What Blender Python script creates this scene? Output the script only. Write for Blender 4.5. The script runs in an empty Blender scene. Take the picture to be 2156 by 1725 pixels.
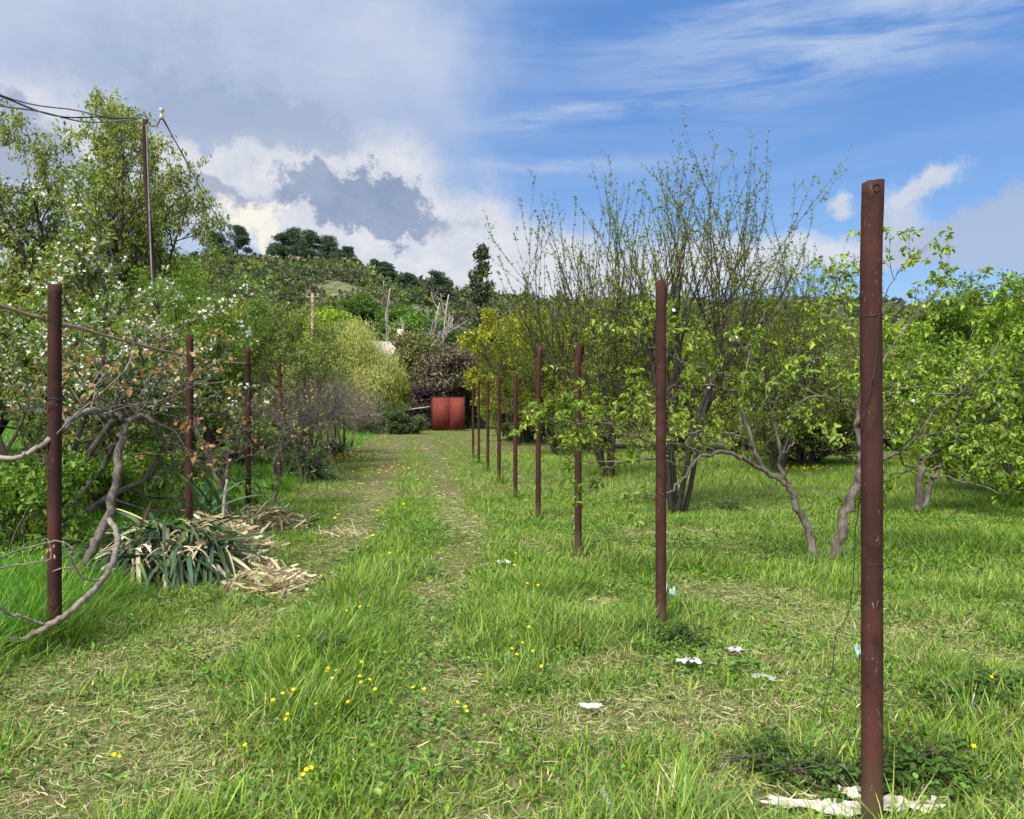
import bpy, math, random
import numpy as np
from mathutils import Vector
sc = bpy.context.scene
COL = sc.collection
R = math.radians
rng = np.random.default_rng(7)
rnd = random.Random(11)
F, CX, CY, H = 1620.0, 1078.0, 862.0, 1.6      # focal length and centre in units of a 2156-wide picture, eye height

# ------------------------------------------------------------------ camera
cam_d = bpy.data.cameras.new('camera'); cam = bpy.data.objects.new('camera', cam_d); COL.objects.link(cam)
cam_d.sensor_width = 36; cam_d.lens = F/2156*36; cam_d.clip_start = .05; cam_d.clip_end = 6000
cam.location = (0, 0, H); cam.rotation_euler = (R(90), 0, 0); sc.camera = cam
sc.view_settings.view_transform = 'Standard'; sc.view_settings.look = 'None'
sc.view_settings.exposure = 1.1; sc.view_settings.gamma = 1
EXPO = 2**1.1
sc.cycles.max_bounces = 7; sc.cycles.diffuse_bounces = 4; sc.cycles.transmission_bounces = 4; sc.cycles.glossy_bounces = 2
sc.cycles.use_adaptive_sampling = True; sc.cycles.adaptive_threshold = .02
sc.cycles.caustics_reflective = False; sc.cycles.caustics_refractive = False

# ------------------------------------------------------------------ node maths
class E:
    nt = None
    def __init__(s, v): s.v = v
    @staticmethod
    def m(op, *a, clamp=False):
        n = E.nt.nodes.new('ShaderNodeMath'); n.operation = op; n.use_clamp = clamp
        for i, x in enumerate(a):
            x = x.v if isinstance(x, E) else x
            if isinstance(x, (int, float)): n.inputs[i].default_value = x
            else: E.nt.links.new(x, n.inputs[i])
        return E(n.outputs[0])
    def __add__(s, o): return E.m('ADD', s, o)
    __radd__ = __add__
    def __sub__(s, o): return E.m('SUBTRACT', s, o)
    def __rsub__(s, o): return E.m('SUBTRACT', o, s)
    def __mul__(s, o): return E.m('MULTIPLY', s, o)
    __rmul__ = __mul__
    def __truediv__(s, o): return E.m('DIVIDE', s, o)
    def clamp(s): return E.m('ADD', s, 0.0, clamp=True)
def sstep(a, b, x):
    n = E.nt.nodes.new('ShaderNodeMapRange'); n.interpolation_type = 'SMOOTHSTEP'
    E.nt.links.new(x.v, n.inputs[0]); n.inputs[1].default_value = a; n.inputs[2].default_value = b
    return E(n.outputs[0])
def mixc(f, a, b):
    n = E.nt.nodes.new('ShaderNodeMix'); n.data_type = 'RGBA'; n.clamp_factor = True
    for sock, x in ((n.inputs[0], f), (n.inputs[6], a), (n.inputs[7], b)):
        x = x.v if isinstance(x, E) else x
        if isinstance(x, (int, float)): sock.default_value = x
        elif isinstance(x, tuple): sock.default_value = (*x, 1)
        else: E.nt.links.new(x, sock)
    return E(n.outputs[2])
def comb(x, y, z):
    n = E.nt.nodes.new('ShaderNodeCombineXYZ')
    for i, q in enumerate((x, y, z)):
        if isinstance(q, E): E.nt.links.new(q.v, n.inputs[i])
        else: n.inputs[i].default_value = q
    return E(n.outputs[0])
def noise(vec, scale, detail=4, rough=.55, dist=0):
    n = E.nt.nodes.new('ShaderNodeTexNoise'); n.inputs['Scale'].default_value = scale
    n.inputs['Detail'].default_value = detail; n.inputs['Roughness'].default_value = rough; n.inputs['Distortion'].default_value = dist
    if vec is not None: E.nt.links.new(vec.v, n.inputs['Vector'])
    return E(n.outputs[0])

# ------------------------------------------------------------------ sky
SUN_EL, SUN_AZ = 52, -148            # azimuth from +Y towards +X
w = bpy.data.worlds.new('World'); sc.world = w; w.use_nodes = True
E.nt = w.node_tree; E.nt.nodes.clear()
sky = E.nt.nodes.new('ShaderNodeTexSky'); sky.sky_type = 'NISHITA'; sky.sun_disc = False
sky.sun_elevation = R(SUN_EL); sky.sun_rotation = R(SUN_AZ); sky.altitude = 500; sky.air_density = 1.0; sky.dust_density = .3; sky.ozone_density = 2.5
tc = E.nt.nodes.new('ShaderNodeTexCoord'); sp = E.nt.nodes.new('ShaderNodeSeparateXYZ'); E.nt.links.new(tc.outputs['Generated'], sp.inputs[0])
dx, dy, dz = E(sp.outputs[0]), E(sp.outputs[1]), E(sp.outputs[2])
AZ = E.m('ARCTAN2', dx, dy); EL = E.m('ARCSINE', dz)
STR = .1
K = 1/(STR*EXPO)
def S2L(r, g, b):
    f = lambda c: ((c/255+.055)/1.055)**2.4 if c > 10 else c/255/12.92
    return tuple(f(c)*K for c in (r, g, b))
base = comb(AZ, EL*1.0, 0.0)
wx = noise(base, 5, 5, .6) - .5; wy = noise(comb(AZ+7.3, EL+3.1, 0.0), 5, 5, .6) - .5
fx = noise(comb(AZ+1.7, EL+9.1, 0.0), 17, 7, .68) - .5; fy = noise(comb(AZ+4.7, EL+2.1, 0.0), 17, 7, .68) - .5
def ae(px, py):
    return math.atan((px-CX)/F), math.atan((CY-py)/math.hypot(F, px-CX))
def blob(px, py, sx, sy, rot=0, warp=.12, fine=.05, power=1):
    a0, e0 = ae(px, py); c, s = math.cos(R(rot)), math.sin(R(rot))
    u = AZ + wx*warp + fx*fine - a0; v = EL + wy*warp + fy*fine - e0
    uu = (u*c + v*s)/(sx/F); vv = (v*c - u*s)/(sy/F)
    q = uu*uu + vv*vv
    return E.m('EXPONENT', q*-1.0)
detail = noise(comb(AZ, EL*1.4, 2.0), 11, 8, .66)
big = noise(comb(AZ, EL*1.2, 5.0), 3.2, 5, .55)
wisp = noise(comb(AZ*.45 + EL*.5, EL*3.2, 8.0), 7, 6, .62, .4)
# clear blue, a little paler towards the horizon
nish = mixc(1.0, sky.outputs[0], sky.outputs[0])
clear = mixc(.78, nish, mixc(sstep(.02, .42, EL), S2L(142, 187, 238), S2L(86, 141, 214)))
c = clear
# thin veils over the blue
veil = (wisp*2.2 - .95).clamp()
c = mixc(veil*.28, c, S2L(190, 208, 236))
tw = (blob(1900, 0, 520, 90, 4, .1, .05)*1.2 + blob(1170, 245, 190, 16, 5, .03, .02) + blob(1130, 345, 260, 15, -2, .03, .02)*.8)*sstep(.35, .62, wisp)
c = mixc((tw*.7).clamp(), c, S2L(196, 212, 238))
# broad pale veil on the left half of the sky and all round behind
left = sstep(.04, -.26, AZ + wx*.28 + (EL-.35)*-.35)
c = mixc(left*(.78+.3*(wisp*1.8-.6).clamp()), c, mixc(sstep(.35, .65, big), S2L(180, 197, 228), S2L(208, 217, 235)))
c = mixc((blob(860, 130, 190, 70, -35, .15, .03)*.55).clamp(), c, S2L(206, 216, 236))
c = mixc((blob(430, 200, 330, 150, 0, .25, .07)*sstep(.35, .6, detail*.5+big*.5)*.95).clamp(), c, S2L(161, 180, 211))
back = sstep(-.1, -.5, dy)
c = mixc(back*(big*1.4-.1).clamp(), c, S2L(205, 212, 226))
# bright bank above the hill
wm = (blob(900, 470, 330, 130, -14, .16, .07)*1.5 + blob(420, 390, 300, 110, -10, .16, .07)*1.2 + blob(1180, 570, 420, 75, 0, .1, .05)*1.1
      + blob(120, 330, 210, 75, 0, .2, .06)*.7)
c = mixc(sstep(.15, 1.25, wm)*.92, c, mixc(sstep(.3, .7, detail), S2L(206, 212, 226), S2L(238, 237, 238)))
# dark undersides
def dark(bl, lo=.34, hi=.66, k=.75): return sstep(lo, hi, bl + (detail-.5)*k)
c = mixc(dark(blob(750, 440, 240, 60, -6, .13, .19)*1.05, .30, .72, .9)*.95, c, mixc(sstep(.3, .7, detail), S2L(136, 155, 187), S2L(158, 174, 202)))
c = mixc(dark(blob(455, 410, 95, 40, -20, .10, .08))*.8, c, S2L(160, 172, 198))
c = mixc(dark(blob(540, 235, 210, 70, -8, .2, .12))*.6, c, S2L(162, 178, 208))
c = mixc(dark(blob(40, 320, 120, 60, -10, .15, .10))*.8, c, S2L(158, 172, 200))
c = mixc(sstep(.35, .9, blob(535, 470, 70, 60, 0, .10, .16) + (detail-.5)*.9), c, S2L(252, 247, 234))
# heaped clouds on the right
rc = (blob(1945, 395, 78, 28, 22, .03, .07) + blob(1768, 425, 30, 24, 0, .03, .07) + blob(1895, 500, 62, 55, 0, .04, .06) + blob(1890, 540, 30, 22, 0, .02, .05))
c = mixc(sstep(.25, .95, rc + (detail-.5)*.7)*.85, c, mixc(sstep(.12, .3, EL+(detail-.5)*.2), S2L(188, 198, 216), S2L(222, 226, 234)))
c = mixc(sstep(.3, .7, blob(2140, 455, 90, 50, 0, .05, .07) + blob(2020, 515, 210, 38, -5, .05, .07) + (detail-.5)*.5)*.8, c, S2L(178, 192, 218))
c = mixc(sstep(.3, .75, blob(1540, 560, 330, 60, 4, .08, .07)+(detail-.5)*.4)*.85, c, S2L(226, 228, 234))
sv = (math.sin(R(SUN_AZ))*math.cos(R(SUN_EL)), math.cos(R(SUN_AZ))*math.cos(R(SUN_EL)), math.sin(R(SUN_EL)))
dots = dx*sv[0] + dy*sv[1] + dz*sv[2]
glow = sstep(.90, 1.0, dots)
c = mixc(glow*.8, c, tuple(q*4.0 for q in S2L(255, 246, 230)))      # out-of-frame glow round the sun, added for soft ambient light
c = mixc(sstep(.0, -.55, dy)*sstep(-.05, .15, dz)*sstep(.38, .55, big), c, tuple(q*2.6 for q in S2L(250, 250, 250)))   # unseen bright clouds added behind the viewer as ambient fill
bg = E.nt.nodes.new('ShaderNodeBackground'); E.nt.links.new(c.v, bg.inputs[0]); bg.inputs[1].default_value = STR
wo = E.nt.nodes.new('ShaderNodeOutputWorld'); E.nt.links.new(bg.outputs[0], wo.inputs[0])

sd = bpy.data.lights.new('sun', 'SUN'); so = bpy.data.objects.new('sun', sd); COL.objects.link(so)
sd.energy = 3.5; sd.angle = R(20); sd.color = (1, .95, .86)
v = Vector((math.sin(R(SUN_AZ))*math.cos(R(SUN_EL)), math.cos(R(SUN_AZ))*math.cos(R(SUN_EL)), math.sin(R(SUN_EL))))
so.rotation_euler = v.to_track_quat('Z', 'Y').to_euler()

# ------------------------------------------------------------------ helpers
def vnoise(x, y, seed=0):
    x = np.asarray(x, float); y = np.asarray(y, float)
    xi = np.floor(x).astype(np.int64); yi = np.floor(y).astype(np.int64); fx = x-xi; fy = y-yi
    def h(a, b):
        n = (a*374761393 + b*668265263 + seed*1442695041) & 0xffffffff
        n = ((n ^ (n >> 13))*1274126177) & 0xffffffff
        return ((n ^ (n >> 16)) & 0xffff)/65535.0
    sx = fx*fx*(3-2*fx); sy = fy*fy*(3-2*fy)
    return (h(xi, yi)*(1-sx)+h(xi+1, yi)*sx)*(1-sy) + (h(xi, yi+1)*(1-sx)+h(xi+1, yi+1)*sx)*sy
def fbm(x, y, seed=0, o=4):
    s = 0; a = .5; t = 0
    for i in range(o): s = s + a*vnoise(x*2**i, y*2**i, seed+i*17); t += a; a *= .5
    return s/t
def smooth(a, b, x):
    t = np.clip((x-a)/(b-a), 0, 1); return t*t*(3-2*t)
RIDGE_A = [-1.2, -.62, -.50, -.37, -.283, -.22, -.17, -.08, -.03, .05, .20, .42, .66, 1.2]
RIDGE_E = [.17, .175, .185, .193, .194, .192, .180, .158, .150, .140, .142, .140, .132, .12]
def gz(x, y):
    """height of the ground at x, y"""
    x = np.asarray(x, float); y = np.asarray(y, float)
    z = (fbm(x*.5, y*.5, 3)-.5)*.10*smooth(1, 4, np.hypot(x, y))
    yy = np.maximum(y, 1); a = x/yy
    e = np.interp(a, RIDGE_A, RIDGE_E)
    hh = e*250 + (fbm(x*.02, y*.02, 9)-.5)*9
    t = smooth(78, 262, y)
    rise = hh*t*(.75+.25*smooth(100, 250, y)) * (1-smooth(300, 900, y)*.6)
    return z + np.where(y > 70, rise + (fbm(x*.06, y*.06, 5)-.5)*3*smooth(80, 130, y), 0)
def P(px, py, Y): return np.array(((px-CX)/F*Y, Y, H + (CY-py)/F*Y))
def G(px, py, h=0):
    Y = F*(H-h)/(py-CY); X = (px-CX)/F*Y
    return np.array((X, Y, float(gz(X, Y))))
def onground(x, y): return np.array((x, y, float(gz(x, y))))
def unit(a): return a/np.maximum(np.linalg.norm(a, axis=-1, keepdims=True), 1e-9)

class MB:
    """collects vertices and faces (any size) with a colour per vertex, builds one mesh"""
    def __init__(s): s.v = []; s.f = []; s.c = []; s.n = 0
    def add(s, v, faces, col=None):
        v = np.asarray(v, float).reshape(-1, 3); s.v.append(v)
        for f in (faces if isinstance(faces, (list, tuple)) else [faces]):
            s.f.append(np.asarray(f, np.int64) + s.n)
        if col is None: col = (.5, .5, .5)
        col = np.asarray(col, float); s.c.append(np.broadcast_to(col, (len(v), 3)) if col.ndim == 1 else col)
        s.n += len(v)
    def mesh(s, name, mat, smoothf=False):
        V = np.concatenate(s.v) if s.v else np.zeros((0, 3)); C = np.concatenate(s.c) if s.c else np.zeros((0, 3))
        me = bpy.data.meshes.new(name); me.vertices.add(len(V)); me.vertices.foreach_set('co', V.astype(np.float32).ravel())
        fl = [f for f in s.f if f.size]
        loops = np.concatenate([f.ravel() for f in fl]) if fl else np.zeros(0, np.int64)
        sizes = np.concatenate([np.full(len(f), f.shape[1]) for f in fl]) if fl else np.zeros(0, np.int64)
        me.loops.add(len(loops)); me.loops.foreach_set('vertex_index', loops.astype(np.int32))
        me.polygons.add(len(sizes)); me.polygons.foreach_set('loop_start', np.concatenate([[0], np.cumsum(sizes)[:-1]]).astype(np.int32) if len(sizes) else [])
        me.update(calc_edges=True)
        if smoothf: me.polygons.foreach_set('use_smooth', np.ones(len(sizes), bool))
        at = me.attributes.new('tint', 'FLOAT_COLOR', 'POINT')
        at.data.foreach_set('color', np.concatenate([C, np.ones((len(C), 1))], 1).astype(np.float32).ravel())
        me.materials.append(mat); return me
    def build(s, name, mat, parent=None, smoothf=False):
        o = bpy.data.objects.new(name, s.mesh(name, mat, smoothf)); COL.objects.link(o)
        if parent: 
            o.parent = parent; o.location = -parent.location
        return o
def tag(o, label=None, cat=None, group=None, kind=None):
    for k, q in (('label', label), ('category', cat), ('group', group), ('kind', kind)):
        if q: o[k] = q
    return o
def empty(name, loc, label, cat, group=None):
    o = bpy.data.objects.new(name, None); COL.objects.link(o); o.location = tuple(float(q) for q in loc); o.empty_display_size = .1
    return tag(o, label, cat, group)

def tubes(mb, polys, col=(.5, .5, .5), jit=0):
    """polys: list of (pts Nx3, radii N, sides)"""
    groups = {}
    for p, r, k in polys: groups.setdefault((len(p), k), []).append((p, r))
    for (n, k), L in groups.items():
        Pt = np.array([a for a, b in L], float); Rd = np.array([b for a, b in L], float); m = len(L)
        T = np.empty_like(Pt); T[:, 1:-1] = Pt[:, 2:]-Pt[:, :-2]; T[:, 0] = Pt[:, 1]-Pt[:, 0]; T[:, -1] = Pt[:, -1]-Pt[:, -2]; T = unit(T)
        mean = unit(Pt[:, -1]-Pt[:, 0] + 1e-6)
        ref = np.where(np.abs(mean[:, 2:3]) > .8, np.array([[1., 0, 0]]), np.array([[0, 0, 1.]]))[:, None, :]
        A = unit(np.cross(T, np.broadcast_to(ref, T.shape))); B = np.cross(T, A)
        th = np.arange(k)*2*math.pi/k
        rr = Rd[:, :, None]*np.ones(k)
        if jit: rr = rr*(1+jit*(rng.random(rr.shape)-.5))
        V = Pt[:, :, None, :] + rr[..., None]*(np.cos(th)[None, None, :, None]*A[:, :, None, :] + np.sin(th)[None, None, :, None]*B[:, :, None, :])
        V = V.reshape(-1, 3)
        i = np.arange(n-1)[:, None]*k; j = np.arange(k)[None]; j2 = (np.arange(k)[None]+1) % k
        q = np.stack([i+j, i+j2, i+k+j2, i+k+j], -1).reshape(-1, 4)
        Fc = (q[None] + (np.arange(m)*n*k)[:, None, None]).reshape(-1, 4)
        cap = (np.arange(k)[None] + (np.arange(m)*n*k + (n-1)*k)[:, None])
        fs = [Fc] + ([cap] if k > 3 else [])
        mb.add(V, fs, col)
def catmull(pts, sub=4):
    p = np.asarray(pts, float); p = np.vstack([2*p[0]-p[1], p, 2*p[-1]-p[-2]]); out = []
    for i in range(1, len(p)-2):
        for t in np.arange(sub)/sub:
            out.append(.5*((2*p[i]) + (-p[i-1]+p[i+1])*t + (2*p[i-1]-5*p[i]+4*p[i+1]-p[i+2])*t*t + (-p[i-1]+3*p[i]-3*p[i+1]+p[i+2])*t**3))
    out.append(p[-2]); return np.array(out)

def leaf_quads(mb, pos, d, nrm, L, W, col, shape='oval', fold=.25):
    """one folded leaf per row"""
    n = len(pos)
    if n == 0: return
    L = np.broadcast_to(L, (n,))[:, None]; W = np.broadcast_to(W, (n,))[:, None]
    d = unit(d); s = unit(np.cross(d, nrm)); u = np.cross(s, d)
    if shape == 'oval':
        tip = pos + d*L - u*L*.22
        l1 = pos + d*L*.32 + s*W*.5 + u*W*fold; l2 = pos + d*L*.72 + s*W*.36 + u*W*fold*.6
        r1 = pos + d*L*.32 - s*W*.5 + u*W*fold; r2 = pos + d*L*.72 - s*W*.36 + u*W*fold*.6
        V = np.stack([pos, l1, l2, tip, r2, r1], 1).reshape(-1, 3); b = np.arange(n)[:, None]*6
        F4 = np.concatenate([b+np.array([[0, 1, 2, 3]]), b+np.array([[0, 3, 4, 5]])]); k = 6
    else:
        tip = pos + d*L - u*L*.1
        l1 = pos + d*L*.45 + s*W*.5 + u*W*fold; r1 = pos + d*L*.45 - s*W*.5 + u*W*fold
        V = np.stack([pos, l1, tip, r1], 1).reshape(-1, 3); b = np.arange(n)[:, None]*4
        F4 = np.concatenate([b+np.array([[0, 1, 2]]), b+np.array([[0, 2, 3]])]); k = 4
    mb.add(V, [F4], np.repeat(col, k, 0))
def rand_dirs(n): return unit(rng.normal(size=(n, 3)))
def tints(n, cols, weights=None, var=.18):
    cols = np.array(cols, float); i = rng.choice(len(cols), n, p=weights)
    c = cols[i]*(1+var*rng.normal(size=(n, 1))); c = c*(1+.06*rng.normal(size=(n, 3)))
    return np.clip(c, .004, .9)
def patch_tints(pos, cols, scale=1.2, var=.16, seed=1):
    """colour per leaf that also drifts from clump to clump"""
    cols = np.array(cols, float); n = len(pos)
    t = fbm(pos[:, 0]*scale+pos[:, 2]*scale*.7, pos[:, 1]*scale+pos[:, 2]*scale, seed, 3) + rng.normal(size=n)*.16
    t = np.clip((t-.3)/.4, 0, .9999)*(len(cols)-1); i = np.minimum(t.astype(int), len(cols)-2); f = (t-i)[:, None]
    c = cols[i]*(1-f)+cols[i+1]*f
    return np.clip(c*(1+var*rng.normal(size=(n, 1)))*(1+.05*rng.normal(size=(n, 3))), .004, .9)

# ------------------------------------------------------------------ materials
def new_mat(name):
    m = bpy.data.materials.new(name); m.use_nodes = True; m.node_tree.nodes.clear(); E.nt = m.node_tree
    return m
def out(sh):
    o = E.nt.nodes.new('ShaderNodeOutputMaterial'); E.nt.links.new(sh, o.inputs[0]); return o
def attr(name='tint'):
    a = E.nt.nodes.new('ShaderNodeAttribute'); a.attribute_name = name; return E(a.outputs['Color'])
def objco():
    t = E.nt.nodes.new('ShaderNodeTexCoord'); return E(t.outputs['Object'])
def pos():
    t = E.nt.nodes.new('ShaderNodeNewGeometry'); return E(t.outputs['Position'])
def principled(col, rough=.6, metal=0, spec=.5, bump=None, bs=.3, bd=.01):
    b = E.nt.nodes.new('ShaderNodeBsdfPrincipled')
    for sock, x in ((b.inputs['Base Color'], col), (b.inputs['Roughness'], rough)):
        if isinstance(x, E): E.nt.links.new(x.v, sock)
        elif isinstance(x, tuple): sock.default_value = (*x, 1)
        else: sock.default_value = x
    b.inputs['Metallic'].default_value = metal; b.inputs['Specular IOR Level'].default_value = spec
    if bump is not None:
        n = E.nt.nodes.new('ShaderNodeBump'); n.inputs['Strength'].default_value = bs; n.inputs['Distance'].default_value = bd
        E.nt.links.new(bump.v, n.inputs['Height']); E.nt.links.new(n.outputs[0], b.inputs['Normal'])
    return b.outputs[0]
def leaf_mat(name, trans=.42, spec=.25, rough=.5, tboost=(1.1, 1.15, .7)):
    m = new_mat(name); c = attr()
    p = principled(c, rough, 0, spec)
    t = E.nt.nodes.new('ShaderNodeBsdfTranslucent')
    g = E.nt.nodes.new('ShaderNodeMix'); g.data_type = 'RGBA'; g.blend_type = 'MULTIPLY'; g.inputs[0].default_value = 1
    E.nt.links.new(c.v, g.inputs[6]); g.inputs[7].default_value = (*tboost, 1); E.nt.links.new(g.outputs[2], t.inputs[0])
    x = E.nt.nodes.new('ShaderNodeMixShader'); x.inputs[0].default_value = trans
    E.nt.links.new(p, x.inputs[1]); E.nt.links.new(t.outputs[0], x.inputs[2]); out(x.outputs[0]); return m
M = {}
M['leaf'] = leaf_mat('leaf', .40)
M['grass'] = leaf_mat('grass_blades', .35, .25, .5, (1.1, 1.15, .7))
M['needle'] = leaf_mat('needles', .12, .2)
M['petal'] = leaf_mat('petals', .35, .2, .6, (1, 1, 1))
M['yucca'] = leaf_mat('yucca_leaf', .15, .18, .55, (1, 1, .7))
def bark(name, a, b, sc_=18, bs=.7, stretch=.35):
    m = new_mat(name); q = pos(); mp = E.nt.nodes.new('ShaderNodeMapping'); E.nt.links.new(q.v, mp.inputs[0]); mp.inputs['Scale'].default_value = (1, 1, stretch)
    n = noise(E(mp.outputs[0]), sc_, 5, .65); n2 = noise(q, 2.5, 3)
    c = mixc(sstep(.32, .68, n), a, b); c = mixc(sstep(.45, .75, n2)*.5, c, tuple(min(1, x*1.6) for x in b))
    out(principled(c, .85, 0, .2, n, bs, .02)); return m
M['bark'] = bark('bark_grey_brown', (.035, .028, .022), (.12, .10, .085), 30)
M['bark_dark'] = bark('bark_dark', (.014, .012, .010), (.050, .042, .035), 30)
M['bark_pale'] = bark('bark_bleached', (.15, .135, .12), (.30, .275, .25), 8)
M['bark_vine'] = bark('vine_bark', (.030, .024, .021), (.135, .115, .10), 45, .9, .25)
M['cane'] = bark('dry_cane', (.10, .082, .07), (.23, .20, .17), 20)
M['apple_bark'] = bark('apple_bark', (.045, .038, .032), (.15, .13, .11), 26, .8)
def paint(name, a, b, scr, rough=.8, metal=0, spec=.15, up=(0, 0)):
    m = new_mat(name); q = pos(); mp = E.nt.nodes.new('ShaderNodeMapping'); E.nt.links.new(q.v, mp.inputs[0]); mp.inputs['Scale'].default_value = (1, 1, .12)
    st = noise(E(mp.outputs[0]), 26, 6, .7); n = noise(q, 5, 5, .6); f = noise(q, 120, 3, .6)
    c = mixc(sstep(.3, .7, n*.6+st*.4), a, b); c = mixc(sstep(.62, .78, st*.55+f*.45)*.6, c, scr); pt = noise(q, 1.7, 6, .7, .5); c = mixc(sstep(.50, .62, pt)*.55, c, tuple(x*1.45 for x in b)); c = mixc(sstep(.56, .66, noise(q, 9, 5, .7))*.5, c, tuple(x*.5 for x in a))
    if 'rusty_primer' in name:
        sz_ = E.nt.nodes.new('ShaderNodeSeparateXYZ'); E.nt.links.new(q.v, sz_.inputs[0]); z_ = E(sz_.outputs[2])
        c = mixc(sstep(.34, .02, z_ + (n-.5)*.35)*.75, c, (.085, .062, .038))
        mq = E.nt.nodes.new('ShaderNodeMapping'); E.nt.links.new(q.v, mq.inputs[0]); mq.inputs['Scale'].default_value = (1, 1, .3); mq.inputs['Rotation'].default_value = (.5, .3, 0)
        sc2 = noise(E(mq.outputs[0]), 60, 2, .5, 1.5); c = mixc(sstep(.69, .74, sc2)*.75, c, (.17, .12, .10))
    out(principled(c, mixc(n, (rough-.12,)*3, (rough+.15,)*3), metal, spec, f*.5+st*.5, .5, .004)); return m
M['rust'] = paint('rusty_primer_on_steel', (.024, .0105, .0092), (.052, .0200, .0155), (.15, .095, .075))
M['rust_dark'] = paint('rusty_primer_dark', (.026, .0115, .0105), (.046, .018, .015), (.11, .06, .045))
M['weld'] = paint('weld_seam', (.022, .010, .009), (.06, .024, .019), (.1, .06, .045))
M['red'] = paint('red_oxide_paint', (.098, .019, .015), (.125, .025, .019), (.15, .045, .034), .75)
M['rod'] = paint('rusty_rod', (.22, .13, .09), (.36, .23, .17), (.42, .28, .2), .6)
def plain(name, a, b, sc_=6, rough=.7, spec=.3, bs=.2, bd=.01, detail=4):
    m = new_mat(name); n = noise(pos(), sc_, detail, .6); out(principled(mixc(sstep(.35, .65, n), a, b), rough, 0, spec, n, bs, bd)); return m
M['cable'] = plain('cable_black', (.02, .02, .022), (.035, .035, .04), 10, .5)
M['cable_w'] = plain('cable_grey', (.12, .12, .13), (.19, .19, .20), 10, .5)
M['porc'] = plain('porcelain', (.30, .27, .22), (.38, .35, .29), 10, .25, .5)
M['plastic'] = plain('white_plastic_film', (.20, .205, .19), (.42, .42, .39), 30, .35, .5)
M['card'] = plain('weathered_board', (.26, .22, .16), (.60, .57, .52), 14, .8, .2, .5, .01, 6)
M['plastic_g'] = plain('greenish_plastic', (.14, .26, .20), (.28, .40, .33), 20, .3, .5)
M['plaster'] = plain('plaster', (.42, .37, .31), (.52, .47, .40), 2, .9, .1)
M['roof'] = plain('grey_roofing', (.25, .22, .2), (.36, .32, .29), 3, .8, .1)
M['glass'] = plain('dark_glass', (.03, .035, .04), (.05, .055, .06), 3, .1, .5)
M['concrete'] = plain('concrete', (.36, .34, .31), (.52, .49, .45), 9, .9, .1)
M['wood'] = plain('weathered_wood', (.16, .12, .08), (.30, .24, .17), 12, .85, .1)
M['film'] = plain('greenhouse_film', (.50, .58, .62), (.68, .74, .77), 2, .35, .5)
M['tarp'] = plain('blue_tarp', (.30, .42, .60), (.45, .55, .68), 2, .4, .4)
# ground: earth, moss and dead thatch
m = new_mat('meadow_soil'); q = pos()
a = noise(q, 1.1, 5, .6); b = noise(q, 14, 5, .65); f = noise(q, 90, 4, .7)
c = mixc(sstep(.35, .65, b), (.055, .060, .020), (.15, .125, .065)); c = mixc(sstep(.4, .7, a)*.6, c, (.075, .105, .022)); c = mixc(sstep(.5, .75, f)*.4, c, (.24, .20, .11))
spz = E.nt.nodes.new('ShaderNodeSeparateXYZ'); E.nt.links.new(q.v, spz.inputs[0])
far = sstep(70, 110, E(spz.outputs[1])); hn = noise(q, .05, 6, .65); hm = noise(q, .4, 5, .65)
hf = noise(q, 1.3, 5, .7); hill = mixc(sstep(.42, .58, hm*.5+hf*.5), (.045, .065, .022), (.13, .135, .065)); hill = mixc(sstep(.56, .68, hn*.6+hm*.4), hill, (.34, .30, .22))
out(principled(mixc(far, c, hill), .95, 0, .1, b*.6+f*.4, .6, .02)); M['ground'] = m

# ------------------------------------------------------------------ ground
def axis(lo, hi, s0, g):
    a = [0.]; s = s0
    while a[-1] < hi: a.append(a[-1]+s); s *= g
    b = [0.]; s = s0
    while b[-1] > lo: b.append(b[-1]-s); s *= g
    return np.array(sorted(set(b+a)))
gx = axis(-2500, 2500, .4, 1.035); gy = axis(-60, 3500, .4, 1.012)
XX, YY = np.meshgrid(gx, gy); ZZ = gz(XX, YY)
n0, n1 = XX.shape; i = (np.arange(n0-1)[:, None]*n1 + np.arange(n1-1)[None]).ravel()
mb = MB(); mb.add(np.stack([XX, YY, ZZ], -1).reshape(-1, 3), [np.stack([i, i+1, i+1+n1, i+n1], -1)])
g_ = mb.build('ground', M['ground'], None, True); tag(g_, 'meadow ground rising into a hill far behind', None, None, 'structure')

# ------------------------------------------------------------------ grass
DRY = [(1345, 1505, 1.0, .55, .28), (1400, 1530, 1, .35, .2), (1300, 1400, .8, .3, .22), (1235, 1280, .8, .35, .3), (1110, 1150, .8, .25, .35), (1250, 1265, .6, .3, .3),
       (960, 1090, .9, .3, .9), (150, 1420, .9, .5, .3), (100, 1500, .8, .6, .35), (330, 1640, .9, .6, .35), (480, 1540, .6, .3, .3), (120, 1690, .8, .5, .2),
       (740, 1120, .9, .35, .8), (800, 1000, .5, .3, 2.5), (1560, 1262, .8, .6, .35), (1930, 1340, .9, .6, .3), (2080, 1390, .8, .4, .25), (1500, 1160, .5, .6, .7),
       (1330, 1130, .8, .5, .6), (1700, 1300, .5, .5, .3), (1640, 1400, .6, .3, .2), (1220, 1420, .5, .25, .2), (1880, 1130, .6, 1., .7), (1500, 1060, .6, 1.6, 1.4), (1740, 1700, 1.0, .3, .16),
       (1850, 1480, .4, .3, .2), (1500, 1650, .5, .3, .2), (900, 1250, .5, .4, .6), (420, 1340, .7, .3, .3), (980, 1430, .4, .25, .4), (2130, 1480, .5, .2, .2)]
DRY += [(1390, 1510, 1.0, .5, .22), (1000, 1110, .9, .3, .8), (200, 1600, .8, .5, .3), (400, 1480, .5, .3, .25), (1580, 1255, .9, .5, .25), (1450, 1120, .6, .6, .5)]
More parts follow.
